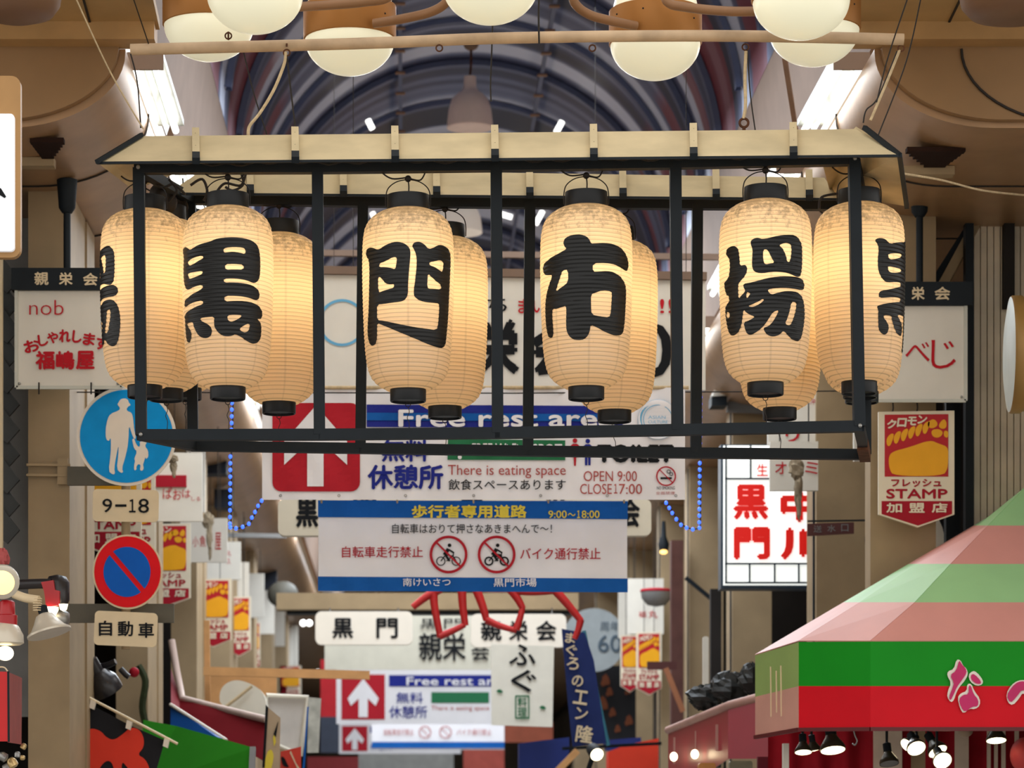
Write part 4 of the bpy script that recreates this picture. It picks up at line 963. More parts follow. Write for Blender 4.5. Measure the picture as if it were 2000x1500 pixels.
# rounded street name boards
def name_board(x0, y0, x1, y1, D, chars, label, m=None, r=12):
    o = thing('street_name_board', label, 'sign', P((x0+x1)/2, y1, D))
    b = MB().rslab(x0, y0, x1, y1, D, .12, r).build('board', m or M_lit, o)
    mb = MB()
    for c, a, t, e, u in chars: mb.text(c, a, t, e, u, D-.006, .055)
    mb.build('lettering', M_black, b)
    for u in (.15, .85):
        x = x0+(x1-x0)*u
        if D > 25: MB().tube([P(x, y0+2, D+.06), P(x, 1188, 31)], .008, 6).build('hanger', M_wire, o)
        else:
            p = P(x, y0+2, D+.06); MB().tube([p, (p.x, p.y, VZ+math.sqrt(VR**2-(p.x-VX)**2))], .0025, 6).build('hanger', M_wire, o)
    return o
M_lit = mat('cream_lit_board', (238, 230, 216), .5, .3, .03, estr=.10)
name_board(543, 975, 1272, 1046, 21.5, [('黒', 578, 968, 622, 1030), ('門', 690, 968, 735, 1030), ('親', 900, 968, 945, 1030), ('栄', 1060, 968, 1110, 1030), ('会', 1212, 972, 1250, 1030)], 'long cream street name board hidden behind the pedestrian banner, ends showing', mat('cream_board_unlit', (228, 218, 196), .5, .3, .04))
name_board(616, 1194, 806, 1259, 30, [('黒', 649, 1207, 690, 1247), ('門', 735, 1207, 777, 1247)], 'blurred white board with two black characters left under the pedestrian banner')
name_board(920, 1199, 1106, 1264, 30, [('親', 939, 1212, 980, 1252), ('栄', 994, 1212, 1031, 1252), ('会', 1047, 1212, 1087, 1252)], 'blurred white board with three black characters right under the pedestrian banner')
struct(MB().rslab(540, 1158, 1130, 1190, 31, .3).build('trim_cross_beam', M_tan))
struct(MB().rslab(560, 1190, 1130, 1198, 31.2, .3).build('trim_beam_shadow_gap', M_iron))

# far banners
o = thing('far_banner', 'far white banner with black characters just behind the two white name boards', 'banner', P(800, 1310, 33))
bn = MB().rslab(634, 1190, 968, 1308, 33, .03).build('board', mat('greyish_white_board', (206, 202, 186), .6, .2, .06), o)
mb = MB(); mb.text('親栄', 818, 1236, 910, 1290, 32.98, .03); mb.text('会', 920, 1258, 956, 1290, 32.975, .03); mb.text('黒門', 820, 1208, 905, 1228, 32.97, .01); mb.build('lettering', M_black, bn)
def mini_rest(x0, y0, x1, y1, D, label):
    W, H = x1-x0, y1-y0; X = lambda u: x0+W*u; Y = lambda v: y0+H*v
    o = thing('far_banner', label, 'banner', P((x0+x1)/2, y1, D))
    bn = MB().rslab(x0, y0, x1, y1, D, .03).build('banner_sheet', M_vinyl, o)
    MB().shape([[(X(.025), Y(.13)), (X(.235), Y(.13)), (X(.235), Y(.92)), (X(.025), Y(.92))]], D-.01).build('red_square', M_bred, bn)
    c = X(.13); MB().shape([[(c, Y(.2)), (c+.075*W, Y(.55)), (c+.06*W, Y(.68)), (c+.022*W, Y(.55)), (c+.022*W, Y(.88)), (c-.022*W, Y(.88)), (c-.022*W, Y(.55)), (c-.06*W, Y(.68)), (c-.075*W, Y(.55))]], D-.02).build('arrow', M_vinyl, bn)
    MB().shape([[(X(.255), Y(.14)), (X(.85), Y(.14)), (X(.85), Y(.34)), (X(.255), Y(.34))]], D-.01).build('blue_band', M_navy, bn)
    mb = MB(); mb.text('Free rest area', X(.34), Y(.17), X(.84), Y(.32), D-.02, .04); mb.build('heading', M_vinyl, bn)
    mb = MB(); mb.text('無料', X(.29), Y(.44), X(.42), Y(.64), D-.01, .02); mb.text('休憩所', X(.255), Y(.68), X(.44), Y(.9), D-.011, .02); mb.build('navy_lettering', M_navy, bn)
    MB().shape([[(X(.46), Y(.44)), (X(.74), Y(.44)), (X(.74), Y(.63)), (X(.46), Y(.63))]], D-.01).build('green_box', M_green, bn)
    mb = MB(); mb.text('There is eating space', X(.46), Y(.68), X(.74), Y(.78), D-.01, 0); mb.text('OPEN 9:00', X(.80), Y(.68), X(.92), Y(.76), D-.011, 0); mb.build('red_lettering', M_brick, bn)
mini_rest(657, 1303, 1060, 1414, 37, 'blurred far rest area banner with a white arrow, behind the white fugu sign')
mini_rest(662, 1410, 900, 1472, 47, 'furthest rest area banner, only a pale arrow on red showing low in the middle')
o = thing('far_banner', 'blurred far banner with a thin blue band and two faint circles', 'banner', P(850, 1462, 42))
bn = MB().rslab(726, 1412, 985, 1464, 42, .03).build('banner_sheet', M_vinyl, o)
MB().shape([[(726, 1449), (985, 1449), (985, 1461), (726, 1461)]], 41.98).build('blue_band', M_blue, bn)
mb = MB()
for cx in (830, 870):
    for lp in ban(cx, 1430, 12, 0): mb.shape(lp, 41.98)
mb.text('自転車走行禁止', 750, 1424, 808, 1436, 41.98, 0); mb.text('バイク通行禁止', 892, 1424, 960, 1436, 41.98, 0); mb.build('red_print', M_brick, bn)
o = thing('vertical_sign', 'tall white hanging sign with big black kana and a green stamp', 'sign', P(1020, 1420, 27))
bn = MB().pslab([(959, 1258), (1082, 1262), (1079, 1420), (960, 1416)], 27, .04).build('board', mat('ivory_board', (246, 243, 230), .6, .2, .05), o)
mb = MB(); mb.text('ふ', 994, 1258, 1046, 1300, 26.98, .04); mb.text('ぐ', 998, 1308, 1048, 1352, 26.98, .04); mb.build('black_lettering', M_black, bn)
mb = MB(); mb.shape([rrect(1006, 1358, 1034, 1404, 2), rrect(1008.5, 1361, 1031.5, 1401, 2)], 26.98); mb.text('料', 1011, 1362, 1029, 1380, 26.98, .03); mb.text('理', 1011, 1382, 1029, 1400, 26.98, .03)
for x, y in ((976, 1350), (1060, 1382)): mb.shape([chaikin([(x-8, y), (x, y-5), (x+8, y+2), (x, y+4)])], 26.98)
mb.build('green_stamp', M_green, bn)
# navy vertical noren
o = thing('navy_vertical_banner', 'tilted navy vertical banner with cream brush kana, right of the white fugu sign', 'banner', P(1150, 1460, 24))
bn = MB().pslab([(1097, 1228), (1142, 1236), (1160, 1290), (1184, 1452), (1118, 1458), (1108, 1360)], 24, .012).build('cloth', mat('navy_cloth', (38, 50, 100), .8, .15, .15, 6), o)
mb = MB()
for c, x, y, s in (('ま', 1114, 1246, 20), ('ぐ', 1116, 1270, 22), ('ろ', 1119, 1296, 24), ('の', 1128, 1330, 22), ('エ', 1134, 1362, 28), ('ン', 1136, 1394, 24), ('隆', 1142, 1434, 34)):
    mb.text(c, x-s/2, y-s/2, x+s/2, y+s/2, 23.98, .04, 8)
mb.build('lettering', M_cream, bn)
mb = MB(); mb.tube([P(1140, 1232, 24.02), P(1188, 1456, 24.02)], .018, 8); mb.build('pole', mat('teal_pole', (60, 120, 140), .4), o, True)

# ------------------------------------------------------------------ blue light strings
M_led = mat('blue_led', (60, 110, 255), .3, .4, 0, estr=2.2, ergb=(52, 96, 255))
def led(pts, D, label):
    o = thing('light_string', label, 'lights', P(*pts[0], D))
    MB().tube([P(x+2, y, D+.01) for x, y in pts], .005, 5).build('wire', M_wire, o)
    for x, y in pts:
        mb = MB(); mb.ball(P(x, y, D), .0115, 6, 1.2); mb.build('bulb', M_led, o, True)
LL = [(449+4*(1-i/19)*(1 if i < 5 else .4), 787+i*13.1) for i in range(19)]+[(450, 1030), (461, 1032), (474, 1029), (486, 1023), (492, 1011), (498, 1000), (504, 988), (511, 978)]
led(LL, 19.0, 'string of blue lights hanging in a loop left of the rest area banner')
LR = [(1368-1.2*i/10, 776+i*12.85) for i in range(20)]+[(1366, 1031), (1353, 1034), (1341, 1031), (1330, 1025), (1321, 1014), (1313, 1002), (1307, 992), (1301, 982)]
led(LR, 19.0, 'string of blue lights hanging in a loop right of the rest area banner')

# ------------------------------------------------------------------ lit box sign on the right
o = thing('light_box_sign', 'glowing white box sign with large red characters and a dark grid, behind the right column', 'sign', P(1500, 1150, 22.3))
MB().rslab(1408, 868, 1640, 1150, 22.32, .2).build('case', mat('blue_black_sign_frame', (30, 48, 66), .4, .4, .1), o)
M_glow = mat('lit_white_acrylic', (250, 252, 248), .3, .3, 0, estr=.7, ergb=(250, 255, 250))
fc = MB().rslab(1413, 870, 1636, 1143, 22.30, .02).build('lit_face', M_glow, o)
mb = MB(); Dg = 22.29
for a, b in (((1418, 870), (1418, 1138)), ((1416, 935), (1636, 935)), ((1416, 1101), (1636, 1101)), ((1416, 1138), (1636, 1138)), ((1466, 870), (1466, 935)), ((1464, 1101), (1464, 1138)), ((1513, 1101), (1513, 1138)), ((1560, 1101), (1560, 1138)), ((1608, 1101), (1608, 1138))): mb.bar(P(*a, Dg), P(*b, Dg), .013)
mb.build('grid', mat('blue_black_sign_frame', (30, 48, 66)), fc)
M_glowred = mat('lit_red_character', (216, 28, 22), .4, .3, 0, estr=.35)
mb = MB(); mb.text('黒', 1432, 946, 1501, 1015, 22.285, .075); mb.text('門', 1433, 1029, 1504, 1093, 22.284, .09); mb.text('中', 1524, 957, 1599, 1020, 22.285, .11); mb.text('川', 1524, 1030, 1604, 1094, 22.284, .13); mb.text('生', 1478, 906, 1500, 930, 22.285, .03); mb.build('red_characters', M_glowred, fc)
o = thing('small_plate_sign', 'small dark brown plate with three pale characters, mounted across the right column', 'sign', P(1623, 1048, 20.6))
b = MB().pslab([(1577, 1023), (1668, 1020), (1668, 1042), (1577, 1047)], 20.62, .02).build('plate', mat('dark_brown_plate', (88, 50, 48), .5, .3, .1), o)
mb = MB(); mb.text('送', 1589, 1026, 1605, 1040, 20.61, .01); mb.text('水', 1616, 1025, 1632, 1039, 20.61, .01); mb.text('口', 1643, 1024, 1657, 1038, 20.61, .01); mb.build('lettering', M_gray, b)
MB().bar(P(1577, 1018, 20.64), P(1714, 1016, 20.64), .012).build('rod', M_iron, o)

# ------------------------------------------------------------------ striped stall awnings on the right
def multi(name, quads, parent, smooth=False):
    """one mesh whose faces carry their own printed colour"""
    me = bpy.data.meshes.new(name); vs = []; fs = []; mi = []; ml = []
    L = Vector(parent['_w'])
    for pts, m in quads:
        if m not in ml: ml.append(m)
        b = len(vs); vs += [Vector(p)-L for p in pts]; fs.append(tuple(range(b, b+len(pts)))); mi.append(ml.index(m))
    me.from_pydata(vs, [], fs)
    for m in ml: me.materials.append(m)
    for p, i in zip(me.polygons, mi): p.material_index = i
    o = bpy.data.objects.new(name, me); COL.objects.link(o); o.parent = parent
    md = o.modifiers.new('thickness', 'SOLIDIFY'); md.thickness = .006; md.offset = 1
    return o
M_agreen = mat('green_vinyl_awning', (18, 146, 30), .5, .15, .06, 3)
M_ared = mat('red_vinyl_awning', (212, 16, 34), .5, .15, .06, 3)
M_slopegreen = mat('sheen_pale_green_vinyl', (158, 206, 146), .5, .4, .06, 3)  # slope stripes paled: grazing sheen of the vinyl painted into the colour
M_slopepink = mat('sheen_pale_pink_vinyl', (218, 152, 142), .5, .4, .06, 3)
def SP(x, y, D0, Z0):    # point of a 45 degree slope starting at depth D0, height Z0
    q = (HY-y)/F; h = (D0*q-Z0)/(1-q); return P(x, y, D0+h)
M_sidegreen = mat('glare_pale_green_vinyl', (150, 178, 104), .5, .3, .08, 3); M_sidepink = mat('glare_pale_red_vinyl', (214, 160, 146), .5, .3, .08, 3)  # left valance face: glare on the green and red painted in as paler vinyl
aw = thing('stall_awning', 'large stall awning with pale pink and green striped slope, green and red valance', 'awning', P(1780, 1424, 16.6))
ys = [1253, 1178, 1103, 1028, 953, 880, 800]
hip = [(1560, 16.8), (1680, 16.8), (1792, 16.8), (1910, 16.8), (2028, 16.8), (2146, 16.8), (2270, 16.8)]
cha = [1700, 1787, 1857, 1930, 2003, 2076, 2150]
sil = [(1475, 1280), (1648, 1178), (1775, 1103), (1902, 1028), (2030, 953), (2153, 880), (2280, 800)]
Q = []
for i in range(6):
    m = M_slopepink if i % 2 == 0 else M_slopegreen
    h0, h1 = SP(hip[i][0], ys[i], 16.8, 1.191), SP(hip[i+1][0], ys[i+1], 16.8, 1.191)
    c0, c1 = SP(cha[i], ys[i], 16.45, 1.166), SP(cha[i+1], ys[i+1], 16.45, 1.166)
    s0, s1 = SP(sil[i][0], sil[i][1], 17.5, 1.156), SP(sil[i+1][0], sil[i+1][1], 17.5, 1.156)
    e0, e1 = SP(2320, ys[i], 16.45, 1.166), SP(2320, ys[i+1], 16.45, 1.166)
    Q += [((s0, h0, h1, s1), m), ((h0, c0, c1, h1), m), ((c0, e0, e1, c1), m)]
multi('roof_cloth', Q, aw)
A = [P(1475, 1280, 17.5), P(1475, 1361, 17.5), P(1475, 1440, 17.5)]
B = [P(1560, 1254, 16.8), P(1560, 1340, 16.8), P(1560, 1425, 16.8)]
C_ = [P(1700, 1253, 16.45), P(1700, 1340, 16.45), P(1700, 1424, 16.45)]
E_ = [P(2320, 1253, 16.45), P(2320, 1340, 16.45), P(2320, 1424, 16.45)]
Q = []
for a, b in ((A, B), (B, C_), (C_, E_)):
    Q += [((a[0], b[0], b[1], a[1]), M_sidegreen if a is A else M_agreen), ((a[1], b[1], b[2], a[2]), M_sidepink if a is A else M_ared)]
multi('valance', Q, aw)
mb = MB()
for a, b in ((A, B), (B, C_), (C_, E_)): mb.bar(a[2], b[2], .022)
mb.build('hem', mat('dark_red_hem', (96, 24, 30), .5, .4, .1), aw)
mb = MB()
for x, y0, y1 in ((1505, 1302, 1400), (1516, 1310, 1392), (1525, 1300, 1399)):
    d = 17.5-(x-1475)*.00824-.02; mb.bar(P(x, y0, d), P(x+1, y1, d), .008, .004)
mb.build('worn_lettering', M_cream, aw); aw.children[-1]['kind'] = 'stuff'
# brush kana with white outline on the valance
def glyph(loops, D): 
    mb = MB()
    for lp in loops: mb.shape([chaikin(lp, 1)], D)
    return mb
NA_o = [[(1868, 1288), (1876, 1289), (1881, 1300), (1888, 1306), (1891, 1317), (1884, 1330), (1875, 1340), (1868, 1352), (1863, 1368), (1857, 1372), (1850, 1362), (1851, 1350), (1858, 1334), (1850, 1320), (1851, 1311), (1863, 1307)], [(1891, 1318), (1900, 1310), (1908, 1313), (1920, 1328), (1919, 1337), (1908, 1340), (1895, 1332)],
        [(1889, 1336), (1897, 1335), (1903, 1350), (1914, 1364), (1914, 1378), (1905, 1385), (1893, 1384), (1882, 1394), (1875, 1384), (1870, 1363), (1876, 1354), (1888, 1350)]]
NA_i = [[(1873, 1293), (1877, 1301), (1884, 1308), (1886, 1316), (1878, 1328), (1869, 1340), (1864, 1352), (1858, 1364), (1855, 1358), (1862, 1340), (1864, 1333), (1857, 1320), (1868, 1312)], [(1898, 1318), (1904, 1318), (1915, 1330), (1914, 1335), (1905, 1334), (1897, 1326)],
        [(1892, 1342), (1896, 1342), (1900, 1356), (1909, 1367), (1908, 1378), (1898, 1378), (1886, 1388), (1879, 1380), (1875, 1366), (1882, 1358), (1892, 1357)]]
BE_o = [[(1965, 1355), (1975, 1338), (1988, 1329), (2003, 1328), (2030, 1345), (2050, 1360), (2040, 1375), (2015, 1362), (1998, 1352), (1990, 1365), (1978, 1378), (1968, 1372)]]
BE_i = [[(1970, 1358), (1980, 1342), (1990, 1334), (2002, 1333), (2026, 1349), (2042, 1361), (2037, 1368), (2015, 1355), (1998, 1346), (1986, 1362), (1977, 1371)]]
ol = glyph(NA_o+BE_o, 16.435).build('lettering_outline', mat('white_lettering', (240, 230, 220), .4), aw)
glyph([[((sum(p[0] for p in lp)/len(lp))*-.14+x*1.14, (sum(p[1] for p in lp)/len(lp))*-.14+y*1.14) for x, y in lp] for lp in NA_i+BE_i], 16.428).build('lettering_fill', mat('magenta_lettering', (200, 36, 104), .4), ol)
o = thing('stall_curtain', 'dark red curtain wall hanging under the striped awning', 'curtain', P(1750, 1600, 18.3))
mb = MB(); vs = []
for j, y in enumerate((1405, 1640)):
    for i in range(81):
        x = 1500+i*8; vs.append(P(x, y, 18.3+.03*math.sin(i*.9)))
mb.mesh(vs, [(i, i+1, i+82, i+81) for i in range(80)]); cu = mb.build('cloth', mat('dark_red_curtain', (150, 20, 34), .8, .15, .2, 5), o, True)
mb = MB()
for x0, x1 in ((1706, 1762), (1865, 1892), (1928, 1935), (1942, 1949), (1956, 1964), (1982, 1990)): mb.rslab(x0, 1405, x1, 1640, 18.24, .01)
mb.build('pale_strips', mat('pale_curtain_strip', (208, 190, 172), .8, .15, .15), cu)
tag(MB().rslab(1530, 1452, 1541, 1640, 17.6, .06).build('white_post', M_white, None), 'thin white post at the left end of the red curtain', 'post')
def spot(x, y, r, D, tilt, yaw, label, lit=True, shade=None, neck=50):
    """PAR lamp: reflector shade opening downward, tilted"""
    s = D/F; p = P(x, y, D); Rr = r*s
    Mx = Matrix.Rotation(R(-yaw), 3, 'Y') @ Matrix.Rotation(R(-tilt-9), 3, 'X')
    o = thing('spot_lamp', label, 'lamp', p, 'spot lamps of the stalls')
    mb = MB(); mb.lathe([(Rr*.96, .004), (Rr, 0), (Rr, Rr*.25), (Rr*.86, Rr*.55), (Rr*.5, Rr*1.1), (Rr*.42, Rr*1.3)], p, 28, Mx); mb.build('shade', shade or M_darkshade, o, True)
    mb = MB(); mb.lathe([(1e-4, -.004), (Rr*.93, .001)], p, 28, Mx); mb.build('lamp_glass', M_bulb if lit else M_gray, o, True)
    mb = MB(); mb.lathe([(Rr*.44, Rr*1.25), (Rr*.44, Rr*2.2), (Rr*.25, Rr*2.3)], p, 16, Mx); mb.build('socket', M_iron, o, True)
    top = p+Mx @ Vector((0, 0, Rr*2.2)); mb = MB(); mb.tube([top, top+Vector((0, 0, neck*s))], .008, 6); mb.build('stem', M_iron, o)
    return o
M_darkshade = mat('dark_bronze_shade', (66, 60, 48), .3, .6, .15, metal=.5)
spot(1569, 1470, 17, 17.2, 8, 0, 'leftmost spot lamp hanging under the striped awning')
spot(1590, 1466, 14, 17.6, -10, 10, 'spot lamp tucked between the two left ones under the striped awning')
spot(1627, 1466, 25, 17.0, 10, 4, 'wide spot lamp left of the small white hook under the awning')
spot(1737, 1492, 19, 17.4, 10, 4, 'unlit spot lamp hanging lowest, in front of the pale curtain strip', False)
spot(1771, 1456, 15, 17.6, 20, -50, 'spot lamp turned sideways, half behind the tilted pair')
spot(1790, 1462, 19, 17.2, 38, 12, 'tilted round spot lamp left of the pair right of centre under the awning')
spot(1832, 1468, 20, 17.5, 22, 24, 'tilted spot lamp with a thin lit crescent, above the brightest one')
spot(1841, 1486, 19, 17.0, 48, 12, 'brightest tilted spot lamp facing the street under the awning')
spot(1946, 1447, 20, 17.1, 8, 0, 'rightmost spot lamp under the awning, beside white striped cloth')
mb = MB(); mb.tube([P(1667, 1425, 16.9), P(1670, 1437, 16.9), P(1674, 1447, 16.9), P(1670, 1455, 16.9), P(1665, 1452, 16.9)], .005, 6, smooth=5)
tag(mb.build('hook', M_steel, None, True), 'small pale S hook hanging under the awning hem', 'hook')
mb = MB(); mb.ball(P(1886, 1428, 17.4), .045, 8, .8)
tag(mb.build('fan_motor', mat('grey_round_housing', (170, 150, 130), .5), None, True), 'small round beige housing peeking under the awning hem', 'housing')
mb = MB(); mb.ball(P(2002, 1475, 17.2), .09, 10, 1.2)
tag(mb.build('red_lantern', mat('pinkish_red_paper', (206, 70, 70), .5), None, True), 'pinkish red round lantern at the bottom right edge', 'lantern')

aw2 = thing('stall_awning', 'plain dark red stall awning left of the striped one', 'awning', P(1420, 1480, 20))
a = [P(1305, 1432, 21.5), P(1305, 1560, 21.5)]; b = [P(1422, 1384, 19.6), P(1422, 1482, 19.6)]; c = [P(1540, 1352, 19.4), P(1540, 1482, 19.4)]
M_red2 = mat('crimson_vinyl', (160, 28, 52), .3, .6, .06, 3)
multi('valance', [((a[0], b[0], b[1], a[1]), M_red2), ((b[0], c[0], c[1], b[1]), M_red2)], aw2)
tp = [P(1305, 1426, 21.5), P(1422, 1378, 19.6), P(1540, 1346, 19.4)]
mb = MB(); mb.tube([v for v in tp], .03, 8); mb.build('top_roll', mat('pinkish_hem', (190, 150, 140), .5), aw2, True)
mb = MB()
for x, w_ in ((1318, 6), (1360, 6), (1402, 9)):
    mb.bar(P(x, 1440-(x-1318)*.3, 21.25-(x-1318)*.0162), P(x, 1492-(x-1318)*.3, 21.25-(x-1318)*.0162), w_*.0036, .004)
mb.build('worn_lettering', mat('worn_pink_lettering', (196, 150, 140), .5), aw2); aw2.children[-1]['kind'] = 'stuff'
for x, y in ((1316, 1478), (1357, 1473)):
    mb = MB(); mb.ball(P(x, y, 20.9 if x < 1330 else 20.3), .028, 8, 1.2)
    tag(mb.build('bulb_lamp', M_bulb, None, True), 'bare lit bulb '+('left' if x < 1330 else 'right')+' in front of the dark red awning', 'bulb', 'bare bulbs at the dark red awning')
struct(MB().rslab(1480, 1478, 1560, 1640, 18.6, .05).build('wall_stall', mat('dark_red_stall', (96, 22, 36), .7)))
# goods under the red awning
for i, (x0, y0, x1, y1, rgb) in enumerate(((1365, 1490, 1398, 1530, (190, 130, 70)), (1425, 1486, 1470, 1530, (120, 116, 96)), (1485, 1492, 1522, 1530, (206, 160, 40)))):
    tag(MB().rslab(x0, y0, x1, y1, 19.2, .1, 5).build('goods_box', mat('goods_%d' % i, rgb, .5, .3, .2, 12), None), ('orange', 'grey green', 'yellow')[i]+' box of goods low under the dark red awning', 'box')
# black crumpled covers on top of the red awning
def crumple(pts, D, label, m, cat='cover', nm='black_cover'):
    mb = MB()
    for x, y, rx, ry in pts:
        c = P(x, y, D+random.uniform(-.1, .1)); s = D/F; n = 10; vs = []; fs = []
        for i in range(n+1):
            for k in range(16):
                a = math.pi*i/n; b = 2*math.pi*k/16; q = 1+random.uniform(-.22, .2)
                vs.append(c+Vector((rx*s*math.sin(a)*math.cos(b)*q, rx*s*.7*math.sin(a)*math.sin(b)*q, ry*s*math.cos(a)*q)))
        for i in range(n):
            for k in range(16): fs.append((i*16+k, i*16+(k+1) % 16, (i+1)*16+(k+1) % 16, (i+1)*16+k))
        mb.mesh(vs, fs)
    return tag(mb.build(nm, m, None), label, cat)
M_bag = mat('black_plastic_cover', (36, 38, 38), .45, .4, .2, 8)
crumple([(1376, 1362, 34, 24)], 20.5, 'crumpled black cover lowest at the left on the dark red awning', M_bag)
crumple([(1425, 1342, 36, 28)], 20.3, 'crumpled black cover in the middle on the dark red awning', M_bag)
crumple([(1468, 1325, 26, 30)], 20.0, 'crumpled black cover at the right against the striped awning', M_bag)
tag(MB().rslab(1373, 1243, 1384, 1348, 22.5, .04, 4).build('white_tube', M_white, None), 'upright white tube between two right columns above the black covers', 'tube')

# ------------------------------------------------------------------ things behind the banners, centre
M_crab = mat('red_crab_shell', (196, 40, 40), .4, .4, .15, 6)
o = thing('crab_sign', 'giant red crab whose bent legs dangle below the pedestrian banner', 'crab', P(980, 1155, 24))
mb = MB(); mb.ball(P(975, 1128, 23.7), .30, 12, .42, Matrix.Diagonal((1.5, .7, 1))); mb.build('crab_body', M_crab, o, True)
for pts in ([(860, 1150), (832, 1166), (806, 1186)], [(848, 1150), (848, 1180), (860, 1245)], [(858, 1243), (884, 1232), (908, 1220)], [(902, 1150), (904, 1185), (909, 1222)],
            [(930, 1150), (944, 1188), (950, 1212)], [(949, 1210), (975, 1222), (1009, 1232)], [(1008, 1230), (1016, 1206), (1021, 1185)], [(996, 1150), (1010, 1168), (1021, 1188)],
            [(1082, 1150), (1110, 1182), (1135, 1213)], [(1134, 1210), (1130, 1228), (1122, 1248)], [(1000, 1152), (1040, 1156), (1085, 1154)]):
    mb = MB(); w0 = 9 if pts[0][1] < 1160 else 7.5
    mb.tube([P(*p, 23.4) for p in pts], [w0*24/F, w0*.7*24/F], 10, smooth=4); mb.build('leg', M_crab, o, True)
o = thing('round_fan_sign', 'pale blue grey round sign with dark numerals, beside the navy vertical banner', 'sign', P(1160, 1312, 36))
b = MB().pslab(circ(1160, 1250, 62, 36), 36, .06).build('disc', mat('pale_blue_grey_disc', (160, 168, 172), .5, .3, .1), o)
mb = MB(); mb.text('60', 1168, 1240, 1214, 1274, 35.98, .02); mb.text('周年', 1172, 1214, 1210, 1232, 35.98, 0); mb.build('numerals', mat('slate_print', (70, 88, 104), .5), b)
o = thing('dark_curtain', 'dark shop curtain with orange blotches below the round pale sign', 'curtain', P(1205, 1440, 37))
b = MB().rslab(1150, 1300, 1242, 1445, 37, .05).build('cloth', mat('dark_cloth', (34, 34, 38), .8), o)
mb = MB()
for x, y, r in ((1182, 1330, 9), (1190, 1352, 7), (1176, 1376, 11), (1196, 1392, 7), (1226, 1350, 6), (1228, 1408, 8), (1206, 1424, 6), (1170, 1410, 6)):
    mb.shape([[(x+r*math.cos(i*.7)*(1+.4*math.sin(i*2.3)), y+r*1.3*math.sin(i*.7)*(1+.3*math.cos(i*1.7))) for i in range(9)]], 36.98)
mb.build('orange_blotches', mat('orange_blotch', (120, 66, 42), .8), b)
o = thing('spotlight', 'black spotlight with a bright white lens at the foot of the navy banner', 'lamp', P(1160, 1490, 22))
mb = MB(); Mx = Matrix.Rotation(R(-30), 3, 'Y') @ Matrix.Rotation(R(-62), 3, 'X')
mb.lathe([(.05, 0), (.055, .02), (.05, .12), (.03, .16)], P(1166, 1474, 22), 20, Mx); mb.build('body', M_iron, o, True)
mb = MB(); mb.lathe([(1e-4, -.012), (.03, -.008), (.05, 0)], P(1166, 1474, 22), 20, Mx); mb.build('lens', M_bulb, o, True)
mb = MB(); mb.tube([P(1160, 1470, 22.15), P(1150, 1500, 22.2), P(1150, 1640, 22.2)], .02, 8); mb.build('stand', M_iron, o, True)
M_tblue = mat('blue_tarpaulin', (30, 48, 120), .5, .3, .15, 3); M_torange = mat('orange_red_tarpaulin', (226, 62, 38), .5, .3, .1, 3)
tag(MB().pslab([(1014, 1452), (1060, 1446), (1112, 1440), (1112, 1470), (1070, 1540), (1014, 1540)], 27.5, .3).build('tarpaulin', M_tblue, None), 'dark blue tarpaulin at the bottom centre under the white fugu sign', 'tarpaulin')
tag(MB().pslab([(1180, 1446), (1252, 1440), (1252, 1458), (1186, 1466)], 29, .3).build('tarpaulin', M_tblue, None), 'thin blue tarpaulin edge above the orange red one', 'tarpaulin')
tag(MB().pslab([(1188, 1468), (1222, 1455), (1286, 1442), (1286, 1540), (1188, 1540)], 28, .3).build('tarpaulin', M_torange, None), 'bright orange red tarpaulin at the bottom right of centre', 'tarpaulin')
tag(MB().bar(P(1290, 1452, 27.8), P(1100, 1462, 27), .03).build('black_bar', M_iron, None), 'thin black bar across the orange red tarpaulin', 'bar')
tag(MB().bar(P(1075, 1520, 26), P(1128, 1466, 26), .06).build('wooden_bar', M_wood, None), 'short slanting wooden bar in front of the dark blue tarpaulin', 'bar')
for i, (x0, y0, x1, y1, D, rgb, lb) in enumerate(((626, 1288, 658, 1400, 41, (170, 32, 40), 'red upright banner left of the far rest area banner'), (626, 1400, 662, 1470, 41, (54, 60, 74), 'dark slate board under the red upright banner'),
        (700, 1464, 886, 1520, 50, (150, 150, 146), 'pale grey far board at the bottom centre'), (905, 1464, 985, 1520, 48, (196, 96, 84), 'reddish far board at the bottom, right of the pale grey one'), (600, 1478, 700, 1540, 43, (110, 34, 36), 'dark red far counter at the bottom left of centre'), (985, 1410, 1080, 1450, 44, (138, 72, 52), 'brown red far board under the white fugu sign'))):
    tag(MB().rslab(x0, y0, x1, y1, D, .08).build('far_board', mat('far_board_%d' % i, rgb, .6, .2, .12), None), lb, 'board')
# pale lamp trio, hanging boxes and other small things far down the arcade
for x, y, D, lb in ((592, 1217, 40, 'left bright lamp glow beside the white name board'), (604, 1217, 41, 'right bright lamp glow beside the white name board'), (620, 1313, 46, 'small lamp glow above the wooden pole, at the red upright banner')):
    mb = MB(); mb.ball(P(x, y, D), .045, 8); tag(mb.build('far_lamp', M_tube, None, True), lb, 'lamp')
o = thing('street_lamp', 'small hooded lamp with a warm glow right of the pedestrian banner', 'lamp', P(1296, 1082, 30))
mb = MB(); mb.lathe([(.05, 0), (.06, .06), (.03, .14), (.02, .3)], P(1296, 1074, 30), 16); mb.build('hood', M_iron, o, True)
mb = MB(); mb.ball(P(1296, 1078, 30), .04, 8, .6); mb.build('bulb', mat('warm_bulb', (255, 210, 130), .4, .3, 0, estr=3, ergb=(255, 200, 110)), o, True)
o = thing('dish_lamp', 'grey dish shaped lamp with a red rim above the pink marked white panel', 'lamp', P(1282, 1176, 31))
mb = MB(); mb.lathe([(1e-4, -.14), (.10, -.12), (.16, -.05), (.17, .02)], P(1282, 1160, 31), 20); mb.build('dish', M_gray, o, True)
